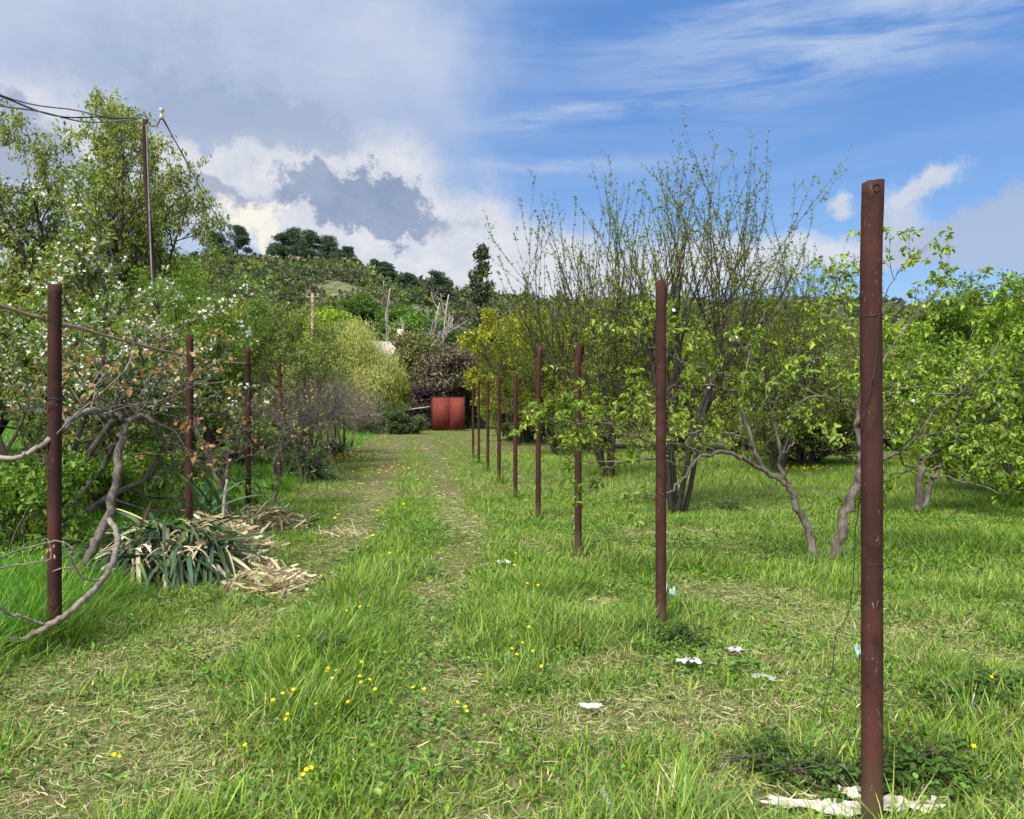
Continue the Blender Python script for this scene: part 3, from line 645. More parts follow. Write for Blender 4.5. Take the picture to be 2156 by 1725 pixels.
lims(T, c8, [(930, 100, Y), (980, -100, Y), (1100, -350, Y), (1230, -480, Y), (1330, -560, Y)], SA, .014, .003)
lims(T, c8, [(940, 0, Y), (870, -250, Y), (860, -420, Y), (880, -520, Y)], SA, .012, .003)
lims(T, c8, [(855, 900, Y), (760, 880, Y-.1), (660, 850, Y-.2), (570, 850, Y-.3)], SAb, .010, .004)
finish(T, 'apple_tree', 'apple tree with rough bark leaning right behind the nearest post', 'tree', b, 'apple trees on the right', 'apple_bark',
       [('leaves', cluster_leaves(T, YG, 53, .047, 5), 'leaf'), ('blossom', flowers(T.anc, .02, .022, [(.85, .82, .80)]), 'petal')])
T = Tree(); Y = 11.6; b = G(1938, 1085)
rnd.seed(55)
SC = [dict(kids=3.0, perm=1, c0=.2),
      dict(n=5, wob=.14, up=.02, len=(.4, 1.3), ang=50, dang=20, bias=.5, kids=4, c0=.15, k=4, r=.010, leaf=6, l0=.2),
      dict(n=3, wob=.18, up=.03, len=(.12, .5), ang=50, r=.004, k=3, leaf=11, l0=.2)]
lims(T, c8, [(1265, 1290, Y), (1280, 1180, Y), (1275, 1080, Y), (1290, 980, Y)], None, .10, .08, 9)
lims(T, c8, [(1310, 1260, Y), (1350, 1120, Y), (1400, 1020, Y), (1470, 920, Y), (1700, 830, Y), (1880, 740, Y), (2100, 660, Y), (2400, 560, Y)], SC, .07, .02)
for L_ in ([(1290, 990, Y), (1180, 1000, Y), (1080, 1040, Y), (1010, 1070, Y-.2)],
           [(1290, 990, Y), (1400, 980, Y), (1600, 960, Y), (1800, 940, Y-.2), (2080, 950, Y-.4), (2400, 960, Y-.5)],
           [(1280, 1000, Y), (1350, 890, Y), (1500, 860, Y+.2), (1800, 860, Y+.3), (2100, 880, Y+.4)],
           [(1290, 980, Y), (1270, 860, Y), (1210, 700, Y+.3), (1150, 500, Y+.4), (1120, 250, Y+.5), (1150, 80, Y+.5)],
           [(1290, 980, Y), (1400, 800, Y), (1520, 600, Y), (1600, 330, Y), (1640, 100, Y+.3), (1680, -60, Y+.4)],
           [(1400, 800, Y), (1600, 640, Y-.2), (1850, 420, Y-.4), (2000, 180, Y-.4), (2060, 0, Y-.4)],
           [(1500, 890, Y), (1700, 700, Y+.3), (1950, 520, Y+.5), (2200, 250, Y+.6), (2260, 60, Y+.6)],
           [(1290, 1000, Y), (1150, 920, Y), (1050, 760, Y-.2), (980, 560, Y-.2), (960, 300, Y-.2)],
           [(1600, 500, Y), (1780, 200, Y-.2), (1870, -50, Y-.2), (1900, -230, Y-.2)],
           [(1350, 1030, Y), (1550, 1070, Y-.3), (1750, 1130, Y-.5), (1930, 1165, Y-.6)]):
    lims(T, c8, L_, SC, .032, .007, 6, .02)
finish(T, 'apple_tree', 'wide spreading apple tree with tangled level boughs at the right edge', 'tree', b, 'apple trees on the right', 'apple_bark',
       [('leaves', leaves_of(T, 6, .078, .5, [(.14, .23, .025), (.19, .31, .03), (.27, .39, .05)], .03, .5, .2, 'oval', .8, 54), 'leaf'), ('blossom', flowers(T.anc, .022, .026, [(.85, .82, .80)]), 'petal')])
bushy('apple_tree', at(2200, 13.5), 3.6, 4.6, 'leafy apple tree cut off by the right edge', [(.15, .24, .03), (.2, .31, .035), (.28, .39, .06)], 56, 7, .07, .8, 'tree', 'apple trees on the right', 'apple_bark', 5, low=.3, shape='oval')

# --- left side
# big open maple behind the pole
rnd.seed(61); T = Tree(); Yb = 24; b = at(226, Yb); bv = Vector(tuple(b))
S = [dict(n=8, wob=.04, up=.02, kids=13, c0=.24, k=7, tap=.08),
     dict(n=6, wob=.09, up=.05, len=(1.4, 2.6), ang=42, dang=12, kids=9, c0=.15, k=5, r=.045, tap=.3),
     dict(n=5, wob=.10, up=.06, len=(.7, 1.4), ang=36, kids=5, c0=.15, k=3, r=.016, leaf=1),
     dict(n=3, wob=.10, up=.02, len=(.25, .55), ang=38, r=.006, k=3, leaf=4.8, l0=.2)]
for (ax, ay, L) in ((-.34, .1, 8.6), (-.12, -.2, 9.9), (.03, .15, 10.7), (.16, -.1, 10.0), (-.04, .3, 10.2), (-.22, .25, 9.4), (.20, .12, 8.6), (.06, .0, 10.4), (-.28, -.2, 9.0)):
    grow(T, bv+Vector((ax*.5, ay*.5, -.1)), Vector((ax, ay, 1)).normalized(), L, .13, 0, S)
finish(T, 'maple_tree', 'tall open maple with hanging olive leaves behind the metal pole', 'tree', b, None, 'bark_dark',
       [('leaves', leaves_of(T, 4, .115, .45, [(.17, .22, .05), (.23, .28, .07), (.32, .36, .12)], .07, .2, .9, 'rhomb', .8, 62), 'leaf')])
bushy('maple_tree', at(-40, 25), 7.2, 5.8, 'bright green leafy maple at the left edge', [(.11, .18, .02), (.17, .25, .025), (.23, .31, .03)], 63, 8, .15, 1, m=5, droop=.5)
bushy('maple_tree', at(120, 21), 5.8, 6.2, 'yellowish bushy maple below the tall open one', [(.17, .20, .025), (.24, .27, .03), (.33, .33, .05)], 64, 8, .12, 1, m=5, droop=.5)
bushy('maple_tree', at(392, 25), 6.6, 3.0, 'narrow drooping maple just right of the metal pole', [(.15, .19, .03), (.2, .25, .035), (.27, .3, .05)], 65, 6, .12, 1, m=5, droop=.7)
LF = 'fine-leaved green trees behind the left vine row'
bushy('plum_tree', at(400, 16), 4.9, 3.6, 'deep green fine-leaved plum tree behind the second left-hand post', [(.09, .16, .025), (.13, .22, .03), (.18, .28, .04)], 66, 8, .05, 1., 'tree', LF, m=6, low=.3)
bushy('plum_tree', at(500, 21), 5.7, 4.6, 'tall grey-green plum tree behind the third left-hand post', GREY, 67, 9, .06, 1.1, 'tree', LF, m=6, low=.1)
bushy('plum_tree', at(552, 27), 5.2, 3.6, 'grey-green plum tree with arching twigs left of the willow', [(.13, .18, .035), (.18, .24, .04), (.25, .3, .06)], 68, 8, .075, 1., 'tree', LF, m=4, low=.1, up=.02)
bushy('plum_tree', at(652, 27), 3.6, 2.6, 'bare twiggy plum tree arching over the far left-hand posts', GREY, 69, 7, .045, .9, 'tree', LF, m=1, low=.3, up=-.03)
bushy('plum_tree', at(300, 19), 4.8, 4.4, 'light green plum tree between the metal pole and the blossoming apple tree', [(.12, .2, .03), (.17, .26, .035), (.23, .33, .05)], 70, 8, .06, 1, 'tree', LF, m=5, low=.3)

# blossoming apple tree, left foreground
rnd.seed(72); T = Tree(); b = at(60, 9.2); bv = Vector(tuple(b))
S = [dict(n=8, wob=.10, up=.01, kids=8, c0=.32, k=7, tap=.3),
     dict(n=6, wob=.13, up=.02, len=(.8, 1.7), ang=48, dang=15, kids=6, c0=.15, k=5, r=.022, tap=.3, leaf=4),
     dict(n=4, wob=.14, up=.02, len=(.35, .8), ang=42, kids=3, c0=.15, k=3, r=.009, leaf=8),
     dict(n=3, wob=.14, len=(.12, .3), ang=40, r=.004, k=3, leaf=12, l0=.2)]
for (ax, ay, L) in ((-.5, -.1, 3.0), (-.2, .35, 3.3), (.20, .05, 3.7), (.36, .1, 3.3), (.5, -.1, 3.0), (.05, -.35, 3.0), (.4, .5, 3.2), (-.7, .3, 2.8), (.75, .25, 2.5)):
    grow(T, bv+Vector((ax*.2, ay*.2, -.1)), Vector((ax, ay, 1)).normalized(), L, .055, 0, S)
top = [a for a in T.anc if a[2] > 1.6]
finish(T, 'apple_tree', 'apple tree covered in white blossom at the left edge', 'tree', b, None, 'apple_bark',
       [('leaves', leaves_of(T, 3, .055, .5, [(.13, .20, .04), (.19, .27, .07), (.28, .34, .12)], .02, .5, .2, 'oval', 1, 73), 'leaf'),
        ('blossom', flowers(top, .19, .022, [(.80, .79, .76), (.70, .71, .62)], .030, 5), 'petal')])
bushy('pear_tree', at(215, 10.5), 1.5, 1.8, 'low leafy green pear bush beneath the blossoming apple tree', [(.13, .24, .03), (.18, .31, .04), (.24, .39, .06)], 74, 5, .055, .5, 'bush', None, 'apple_bark', 4, low=.12, shape='oval')
bushy('pear_tree', at(5, 7.6), 1.5, 1.8, 'small leafy pear shoots at the left edge beside the nearest left-hand post', [(.08, .15, .02), (.12, .22, .03), (.17, .29, .04)], 75, 6, .052, .6, 'bush', None, 'apple_bark', 4, low=.1, shape='oval')
bushy('pear_tree', at(330, 12.5), 1.5, 1.8, 'small green bush between the first and second left-hand posts', [(.07, .13, .02), (.11, .19, .03), (.15, .25, .035)], 76, 5, .05, .45, 'bush', None, 'bark_dark', 4, low=.1, shape='oval')

# --- distance
def clumps(name, base, h, width, label, cols, seed, n=2600, lf=.3, K=26, kind='round', cat='tree', group=None, barkm='bark_dark', mat='leaf', trunk=True, asp=.6, kr=.2):
    r_ = np.random.default_rng(seed); c = np.array(base, float)
    if kind == 'pine':
        t = r_.random(K); zz = h*(.28+.70*t); rr = width*.5*(1-.65*t)*np.sqrt(r_.random(K)); sg = np.array([kr*width*1.15, kr*width*1.15, kr*width*.62])
    elif kind == 'spire':
        t = r_.random(K)**1.2; zz = h*(.12+.86*t); rr = width*.5*(1.02-t)*(.4+.6*r_.random(K)); sg = np.array([kr*width*.8, kr*width*.8, kr*width*.6])
    else:
        q = unit(r_.normal(size=(K, 3)))*(r_.random((K, 1))**.4); q[:, 2] = np.abs(q[:, 2]*1.0)-.15*r_.random(K)
        zz = h*(.42+.5*q[:, 2]); rr = None; sg = np.array([kr*width, kr*width, kr*h*.55])
    if rr is None: cen = np.stack([q[:, 0]*width*.42, q[:, 1]*width*.42, zz], 1)
    else:
        th = r_.random(K)*6.283; cen = np.stack([np.cos(th)*rr, np.sin(th)*rr, zz], 1)
    if kind == 'round' and asp > .8: cen[:, 2] = h*(.12+.8*np.abs(q[:, 2])**.9)
    i = r_.integers(0, K, n); off = unit(r_.normal(size=(n, 3)))*(.35+.65*r_.random((n, 1)))*sg[None]*1.35
    if kind == 'willow': off[:, 2] -= np.abs(r_.normal(size=n))*h*.13
    p = cen[i]+off+c; p[:, 2] = np.maximum(p[:, 2], c[2]+.1)
    d = r_.normal(size=(n, 3))
    if kind == 'willow': d = d*.35+np.array([[0, 0, -1]])+off*.25
    elif kind in ('pine', 'spire'): d = d*.6+np.array([[0, 0, .7]])+off*.3
    mb = MB(); ck = np.array(cols)[r_.integers(0, len(cols), K)][i]
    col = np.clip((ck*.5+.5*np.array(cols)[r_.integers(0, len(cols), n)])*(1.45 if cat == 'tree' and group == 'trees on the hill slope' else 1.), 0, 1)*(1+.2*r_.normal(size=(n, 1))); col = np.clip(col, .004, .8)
    leaf_quads(mb, p, d, unit(r_.normal(size=(n, 3))+np.array([[0, 0, .8]])), lf*(.6+.8*r_.random(n)), lf*(.22 if kind == 'willow' else .5), col, 'rhomb')
    e = empty(name, base, label, cat, group); mb.build('needles' if kind in ('pine', 'spire') else 'leaves', M[mat], e)
    if trunk:
        tb = MB(); ls = [(np.array([c+(0, 0, -.3), c+(width*.01, 0, h*.5), c+(0, 0, h*.9)]), np.array([.022*h, .015*h, .004*h]), 7)]
        for j in range(min(K, 14)): s_ = c+np.array((0, 0, cen[j, 2]*.6)); ls.append((np.array([s_, (s_+cen[j]+c)/2+(0, 0, -.02*h), cen[j]+c]), np.array([.007*h, .005*h, .002*h]), 4))
        tubes(tb, ls); tb.build('trunk', M[barkm], e, True)
    return e
def hill_at(px, Y): return at(px, Y)
W_ = [(.34, .36, .10), (.41, .42, .12), (.48, .48, .17), (.28, .33, .09)]
clumps('willow_tree', at(728, 58), 9.4, 8.6, 'pale yellow weeping willow beyond the vine tangle', W_, 81, 60000, .22, 90, 'willow', mat='leaf', kr=.12)
clumps('willow_tree', at(828, 60), 5.6, 3.4, 'smaller yellow-green willow crown left of the brush pile', [(.30, .35, .06), (.38, .42, .07), (.46, .46, .10)], 82, 12000, .3, 40, 'willow', kr=.13)
clumps('walnut_tree', at(672, 112)+0, 15.5, 14, 'bright green round tree at the foot of the hill above the willow', [(.14, .24, .015), (.20, .31, .02), (.27, .36, .03)], 83, 12000, .55, 42, kr=.14)
clumps('walnut_tree', at(625, 98), 10.5, 9, 'yellow-green tree left of the bright round tree', [(.22, .30, .02), (.30, .37, .03), (.17, .25, .02)], 84, 9000, .5, 36, kr=.14)
clumps('walnut_tree', at(740, 92), 8.0, 9, 'green tree just above the willow crown', [(.10, .20, .02), (.15, .26, .03)], 85, 9000, .45, 36, kr=.14)
for j, (px, Y_, h, wd, lab, cols) in enumerate((
        (760, 165, 9, 9, 'dark round tree in the middle of the hill slope', [(.045, .09, .015), (.07, .13, .02)]),
        (835, 150, 10, 11, 'green tree behind the slender dead tree', [(.05, .10, .015), (.08, .15, .02)]),
        (885, 140, 11, 12, 'green tree behind the forked dead tree', [(.05, .11, .015), (.08, .16, .02)]),
        (930, 130, 11, 11, 'grey-green tree at the right foot of the hill', [(.05, .08, .03), (.08, .12, .04)]),
        (810, 120, 8, 11, 'low green tree beside the dead trunk', [(.06, .11, .02), (.09, .15, .03)]),
        (700, 150, 7, 12, 'brownish scrubby tree on the slope above the bright round tree', [(.08, .09, .05), (.10, .12, .05)]),
        (880, 105, 8, 10, 'shadowy green tree above the brown shrubs by the gate', [(.05, .09, .03), (.07, .12, .03)]),
        (560, 130, 13, 12, 'green tree on the slope left of the wooden utility pole', [(.07, .12, .02), (.10, .16, .03)]),
        (985, 110, 9, 10, 'green tree behind the lone dark conifer', [(.05, .09, .03), (.07, .12, .03)]),
        (450, 120, 16, 14, 'bluish green tree on the slope at the lower end of the overhead cable', [(.05, .09, .03), (.08, .13, .035)]))):
    clumps('hillside_tree', at(px, Y_), h, wd, lab, cols, 90+j, 6500, .6, 34, group='trees on the hill slope', kr=.15)
PN = [(.045, .075, .044), (.06, .095, .052), (.08, .11, .06)]
for j, (px, h, wd, Y_, lab) in enumerate(((500, 11.5, 9, 240, 'lone dark pine on the ridge left of the hilltop clump'), (592, 9.5, 9, 245, 'small open pine at the left end of the hilltop clump'),
        (622, 11.5, 11, 246, 'broad dark pine, second from the left in the hilltop clump'), (655, 11.5, 10, 243, 'broad dark pine in the middle of the hilltop clump'),
        (690, 10, 11, 246, 'rounded dark pine at the right end of the hilltop clump'), (728, 7, 7, 244, 'small pine just right of the hilltop clump'),
        (752, 3.6, 4.5, 240, 'stunted pine on the ridge where it starts to fall'), (455, 9, 9, 236, 'green pointed pine left of the lone dark pine'), (790, 4.6, 4.5, 235, 'small pine half way down the ridge'),
        (812, 5.2, 6, 225, 'small dark pine on the ridge by the slender dead tree'), (922, 9, 9, 212, 'flat-topped pine right of the forked dead tree'), (858, 4.2, 6, 220, 'low pine on the ridge between the two dead trees'))):
    clumps('pine_tree', at(px, Y_), h, wd, lab, PN, 110+j, 5200, .55, 40, 'pine', mat='needle', group='pines along the hill ridge', kr=.11)
clumps('conifer', at(1014, 64), 15.8, 5.4, 'lone dark conifer with a pointed top behind the maple', [(.05, .065, .035), (.075, .095, .05)], 130, 6500, .34, 60, 'spire', mat='needle', kr=.10)
BR_ = [(.07, .055, .035), (.10, .075, .045), (.12, .11, .045), (.06, .05, .04)]
clumps('brown_shrub', at(880, 66), 9.2, 6.5, 'tall brownish half-leafed tree left above the red gate panels', [(.16, .14, .07), (.20, .20, .07), (.16, .20, .06)], 131, 12000, .3, 50, 'round', kr=.13)
clumps('brown_shrub', at(945, 62), 7.6, 6.0, 'dark brown withered conifer above the red gate panels', [(.11, .085, .06), (.14, .105, .07), (.09, .10, .05)], 132, 12000, .3, 46, 'round', mat='needle', kr=.14)
clumps('purple_shrub', at(905, 60), 4.0, 4.2, 'deep purple leafed shrub left above the gate panels', [(.045, .026, .034), (.065, .036, .045)], 133, 7000, .22, 34, 'round', mat='needle', kr=.16, asp=.9)
clumps('lilac_bush', at(930, 68), 8.6, 2.4, 'pale purple lilac flowers showing among dark branches', [(.32, .26, .40), (.28, .24, .34), (.10, .09, .08)], 134, 700, .16, 7, 'spire', kr=.2)
clumps('dark_bush', at(985, 68), 4.8, 5.0, 'dark green bush just right behind the gate panels', [(.06, .10, .04), (.09, .14, .045)], 135, 8000, .24, 40, 'round', asp=.9, mat='needle')
clumps('dark_bush', at(770, 60), 3.4, 8, 'grey-green bush behind the brush pile', [(.06, .09, .04), (.09, .13, .05)], 136, 8000, .24, 44, 'round', asp=.9)
# a belt of scrub right along the far ridge and over the slope
mb = MB()
def scrub(n, amin, amax, y0, y1, sz, cols, seed):
    r_ = np.random.default_rng(seed); a = amin+(amax-amin)*r_.random(n); y = np.sqrt(y0**2+r_.random(n)*(y1**2-y0**2)); x = a*y
    k = fbm(x*.045, y*.045, seed) > .25; x, y = x[k], y[k]; n = len(x)
    s = sz*(.4+r_.random(n)*r_.random(n)*2.2); ck = np.array(cols)[r_.integers(0, len(cols), n)]
    m = 42; X = np.repeat(x, m); Y_ = np.repeat(y, m); Sz = np.repeat(s, m); N = n*m
    o = unit(r_.normal(size=(N, 3)))*(.5+.5*r_.random((N, 1))); o[:, 2] = np.abs(o[:, 2])*.8
    p = np.stack([X, Y_, gz(X, Y_)], 1)+o*Sz[:, None]
    leaf_quads(mb, p, r_.normal(size=(N, 3))+o, unit(r_.normal(size=(N, 3))+(0, 0, .8)), Sz*.42, Sz*.26, np.clip(np.repeat(ck, m, 0)*(1+.2*r_.normal(size=(N, 1))), .005, .6), 'rhomb')
SCB = [(.08, .12, .04), (.11, .16, .05), (.13, .13, .08), (.10, .10, .07), (.15, .20, .05), (.065, .10, .05)]
scrub(7500, -.75, .05, 95, 262, 1.8, SCB, 141); scrub(3600, .05, .85, 100, 262, 2.6, SCB, 142); scrub(900, -.75, .85, 255, 290, 2.6, SCB, 143)
tag(mb.build('hill_scrub', M['leaf']), 'low mixed scrub covering the far hill slope and ridge', 'scrub', None, 'stuff')

def dead(px, Y_, h, label, seed, forks):
    rnd.seed(seed); T = Tree(); b = at(px, Y_); bv = Vector(tuple(b))
    S = [dict(n=8, wob=.10, up=.06, kids=5, c0=.5, k=6, tap=.45), dict(n=5, wob=.2, up=.05, len=(h*.14, h*.24), ang=45, kids=4, k=4, r=.09, c0=.3), dict(n=4, wob=.2, up=.02, len=(h*.06, h*.12), ang=50, k=3, r=.04)]
    for ax, L in forks: grow(T, bv, Vector((ax, 0, 1)).normalized(), h*L, .0085*h, 0, S)
    return finish(T, 'dead_tree', label, 'tree', b, 'dead trees on the slope', 'bark_pale')
dead(812, 95, 19.5, 'slender bleached dead tree standing bare on the slope', 151, [(.06, .8), (-.05, .35)])
dead(885, 90, 19, 'forked bleached dead tree with many bare crooked limbs', 152, [(-.18, .75), (.12, .8), (.3, .68), (-.02, .6)])
# ------------------------------------------------------------------ steel posts
def pipe(mb, pts, r, k=24, wall=.006, open_top=True, tilt=0., sq=1.0):
    c = catmull(pts, 6); n = len(c); th = np.arange(k)*2*math.pi/k
    rings = []
    for i in range(n):
        f = 1+(sq-1)*smooth(.75, 1, i/(n-1)); rr = r*(1+.01*rng.normal())
        q = np.stack([np.cos(th)*rr*f, np.sin(th)*rr/f, np.zeros(k)], 1)+c[i]
        if i == n-1: q[:, 2] += np.cos(th)*tilt + .0015*rng.normal(size=k)
        rings.append(q)
    top = rings[-1]; ctr = c[-1]; inn = (top-ctr)*np.array([1-wall/r, 1-wall/r, 1])+ctr; rings.append(inn); low = inn.copy(); low[:, 2] -= .15; rings.append(low); rings.append(low*0+low.mean(0))
    V = np.concatenate(rings); m = len(rings); i = np.arange(m-1)[:, None]*k; j = np.arange(k)[None]; j2 = (j+1) % k
    mb.add(V, [np.stack([i+j, i+j2, i+k+j2, i+k+j], -1).reshape(-1, 4)])
def ring(mb, c, r, t, k=28, wob=.0015):
    a = np.linspace(0, 2*math.pi, k+1); p = np.stack([np.cos(a)*r, np.sin(a)*r, wob*np.sin(a*3)+wob*rng.normal(size=k+1)], 1)+np.array(c); p[-1] = p[0]
    tubes(mb, [(p, t*(1+.3*rng.random(k+1)), 5)])
def post(name, px, py, Y, ytop, label, group, r=.04, bend=(0, 0), dark=False, tilt=0, sq=1., weldz=1.0):
    x = (px-CX)/F*Y; b = onground(x, Y); zt = H+(CY-ytop)/F*Y; b = b+np.array((rnd.uniform(-.022, .022) if Y > 3 else 0, 0, 0))
    e = empty(name, b, label, 'post', group); mb = MB()
    pipe(mb, [b+(0, 0, -.3), b+(0, 0, .6), b+(bend[1]*.3, 0, .6*zt), b+(bend[1], 0, .85*zt), np.array((b[0]+bend[0], Y, zt))], r, tilt=tilt, sq=sq)
    mb.build('pipe', M['rust_dark' if dark else 'rust'], e, True)
    w_ = MB(); ring(w_, (b[0]+.0, Y, weldz), r-.0005, .0017); w_.build('weld_seam', M['weld'], e, True)
    return e
GR = 'rusty steel pipe posts in the right-hand row'
R1 = post('steel_post', 1836, 0, 2.95, 383, 'tallest-looking, nearest rusty pipe post on the right with wire twisted round it', GR, .0395, (.004, -.004), False, .004, 1.04, 1.007)
mb = MB(); a = np.linspace(0, 6.283, 15); tubes(mb, [(np.stack([.0135*np.cos(a), 0*a, .015*np.sin(a)], 1)+np.array((1.378-.0, 2.95-.0405, H+(CY-401)/F*2.95)), np.full(15, .0016), 5)]); mb.build('bolt_hole_rim', M['weld'], R1, True)
RR = [(1386, 5.62, 590, 'second post of the right-hand row, beside the green plastic scrap', (0, 0), 1.0), (1216, 8.42, 718, 'third post of the right-hand row, its cut top kinked to the right', (.028, -.01), 1.02),
      (1131, 11.2, 730, 'fourth post of the right-hand row, behind the bright apple leaf tips', (.03, 0), 1.0), (1087, 14.0, 788, 'fifth post of the right-hand row, in front of the maple', (0, 0), 1.),
      (1052, 16.8, 790, 'sixth post of the right-hand row, slightly paler than the rest', (-.01, 0), 1.), (1026, 19.7, 800, 'seventh post of the right-hand row', (0, 0), 1.),
      (1007, 22.6, 800, 'eighth post of the right-hand row, next to last', (0, 0), 1.), (996, 25.3, 806, 'farthest, thinnest looking post of the right-hand row', (0, 0), 1.)]
for j, (px, Y, yt, lab, bd, sq) in enumerate(RR): post('steel_post', px, 0, Y, yt, lab, GR, .0385 if j < 6 else .037, bd, j % 2 == 1, .006, sq, .98+.04*(j % 3))
GL = 'rusty steel pipe posts in the left-hand row'
LL = [(117, 5.12, 600, 'nearest post of the left-hand row, a thin rod running from its upper part', (0, 0)), (399, 8.6, 705, 'second post of the left-hand row, rising behind the big yucca', (.004, .012)),
      (524, 11.0, 733, 'third post of the left-hand row, where the upper rod ends', (-.012, 0)), (587, 14.7, 765, 'fourth post of the left-hand row, left of the small yucca', (-.03, 0)),
      (639, 17.6, 790, 'fifth post of the left-hand row, right above the small yucca', (0, 0)), (675, 20.4, 800, 'sixth post of the left-hand row, in the vine tangle', (0, 0)),
      (704, 24.5, 812, 'seventh post of the left-hand row, deep in the vine tangle', (0, 0)), (724, 29, 822, 'farthest post of the left-hand row, in the pale dead vines', (0, 0))]
for j, (px, Y, yt, lab, bd) in enumerate(LL): post('steel_post', px, 0, Y, yt, lab, GL, .042 if j == 0 else .039, bd, j % 2 == 0, .004, 1., 1.02)
# wire round and down the nearest post
mb = MB(); x0 = 1.379; z0 = H+(CY-665)/F*2.95; L = []
for t_ in (0, 1):
    a = np.linspace(0, 6.283, 30); L.append((np.stack([x0+np.cos(a)*.0425, 2.95+np.sin(a)*.0425, z0+.006*np.cos(a*1+t_)-t_*.004+.002*np.sin(a*4)], 1), np.full(30, .0011), 5))
L.append((catmull([(x0+.018, 2.908, z0+.03), (x0+.02, 2.905, z0), (x0+.023, 2.905, z0-.02), (x0+.034, 2.91, z0-.005)], 4), np.full(13, .0011), 5))
wp = [P(1857, 668, 2.905), c8(992, -80, 2.90), c8(992, 60, 2.905), c8(970, 250, 2.905), c8(935, 430, 2.905), c8(900, 570, 2.915), c8(874, 690, 2.935), c8(866, 900, 2.99), c8(866, 1180, 3.0), c8(832, 1400, 3.06), c8(821, 1700, 3.12)]
def c3(x, y, Y): return P((2500+x*.5798)/1.7393, (2200+y*.5798)/1.7393, Y)
wp += [c3(1050, 60, 3.2), c3(1010, 150, 3.22), c3(965, 230, 3.25), c3(945, 430, 3.3), c3(892, 690, 3.34), c3(905, 780, 3.36), c3(962, 880, 3.40), c3(985, 1020, 3.45)]
q = catmull(wp, 6); q[1:-1] += rng.normal(size=q[1:-1].shape)*.0012; L.append((q, np.full(len(q), .0017), 5)); tubes(mb, L)
tag(mb.build('wire', M['cable'], None, True), 'thin black wire wound round the nearest right-hand post and trailing to the grass', 'wire')

# rod welded through the tops of the left posts
mb = MB(); q = catmull([P(-150, 585, 3.9), P(-20, 638, 4.7), P(60, 662, 5.05), P(104, 676, 5.25), P(200, 700, 5.9), P(300, 728, 7.1), P(392, 748, 8.56), P(450, 760, 9.6), P(520, 765, 10.95)], 5)
q[:, 2] += .004*np.sin(np.arange(len(q))*1.1); tubes(mb, [(q, np.full(len(q), .0125), 8)])
tag(mb.build('top_rod', M['rod'], None, True), 'long thin rusty rod joining the first three posts on the left', 'rod')
mb = MB(); tubes(mb, [(catmull([P(-60, 880, 4.9), P(20, 868, 5.1), P(70, 858, 5.06), P(112, 848, 5.06), P(131, 838, 5.12)], 5), np.full(21, .003), 5), (catmull([P(-60, 877, 4.88), P(20, 866, 5.1), P(70, 855, 5.06), P(112, 844, 5.06), P(131, 836, 5.12)], 5), np.full(21, .003), 5)])
ring(mb, (P(117, 840, 5.12)[0], 5.12, P(117, 840, 5.12)[2]), .045, .003); tag(mb.build('wire', M['cable'], None, True), 'twisted fence wire tied to the nearest left-hand post', 'wire')

# ------------------------------------------------------------------ electric pole and cables
Y = 13.; b = onground(-5.86, Y); tp = P(305, 252, Y); e = empty('metal_pole', b, 'tall thin rusty metal pole carrying the overhead cables on the left', 'pole')
mb = MB(); pipe(mb, [b+(0, 0, -.3), b+(-.04, 0, 2), (P(311, 430, Y)), P(306, 330, Y), tp], .040); mb.build('pipe', M['rust_dark'], e, True)
mb = MB(); hk = catmull([tp+(-.16, 0, .06), tp+(-.05, 0, .09), tp+(.04, 0, .02), tp+(.09, 0, -.10), tp+(.2, 0, -.10), tp+(.26, 0, .02)], 4); tubes(mb, [(hk, np.full(len(hk), .010), 6)]); mb.build('hook', M['cable'], e, True)
mb = MB(); c_ = tp+(.28, 0, .10); zz = np.array([-.10, -.09, -.04, -.02, .02, .04, .09, .10]); rr = np.array([.012, .035, .035, .022, .022, .04, .04, .02]); tubes(mb, [(np.stack([c_[0]+0*zz, c_[1]+0*zz, c_[2]+zz], 1), rr, 12)]); mb.build('insulator', M['porc'], e, True)
mb = MB(); q = catmull([tp+(.05, -.05, -.1), P(313, 400, Y-.05), P(319, 560, Y-.05), P(324, 640, Y-.05), P(321, 720, Y-.05)], 6); tubes(mb, [(q, np.full(len(q), .014), 6)]); mb.build('conduit', M['cable_w'], e, True)
def cable(p0, p1, sag, r, mat, label, ph=0, am=0):
    t = np.linspace(0, 1, 120)[:, None]; q = p0*(1-t)+p1*t; q[:, 2] -= (4*sag*t*(1-t))[:, 0]; q[:, 0] += am*np.sin(t[:, 0]*15+ph); q[:, 2] += am*np.cos(t[:, 0]*15+ph)*np.minimum(1, 3*t[:, 0])
    mb = MB(); tubes(mb, [(q, np.full(120, r), 6)]); return tag(mb.build('overhead_cable', M[mat], None, True), label, 'cable', 'overhead electric cables')
pl = P(-420, 40, 7.0)
cable(tp+(-.1, 0, .02), pl, .34, .011, 'cable_w', 'pale thick cable, lowest of the twisted strands left of the metal pole', 0, .035)
cable(tp+(-.1, 0, .04), pl+(0, 0, .12), .27, .010, 'cable_w', 'thin pale cable, uppermost of the twisted strands left of the metal pole', 2.1, .03)
cable(tp+(-.14, 0, .03), pl+(0, 0, .05), .30, .011, 'cable', 'dark strand winding between the two pale cables left of the metal pole', 4.2, .04)
wp_b = at(658, 62); wt = P(658, 625, 62)
cable(tp+(.28, 0, .08), wt+(-.3, 0, 0), 2.1, .010, 'cable', 'dark cable sagging from the insulator down behind the hill trees', 0, .01)
cable(tp+(.28, 0, .04), wt+(.3, 0, .05), 1.75, .007, 'cable_w', 'hair-thin pale cable just above the dark sagging one', 0, .0)
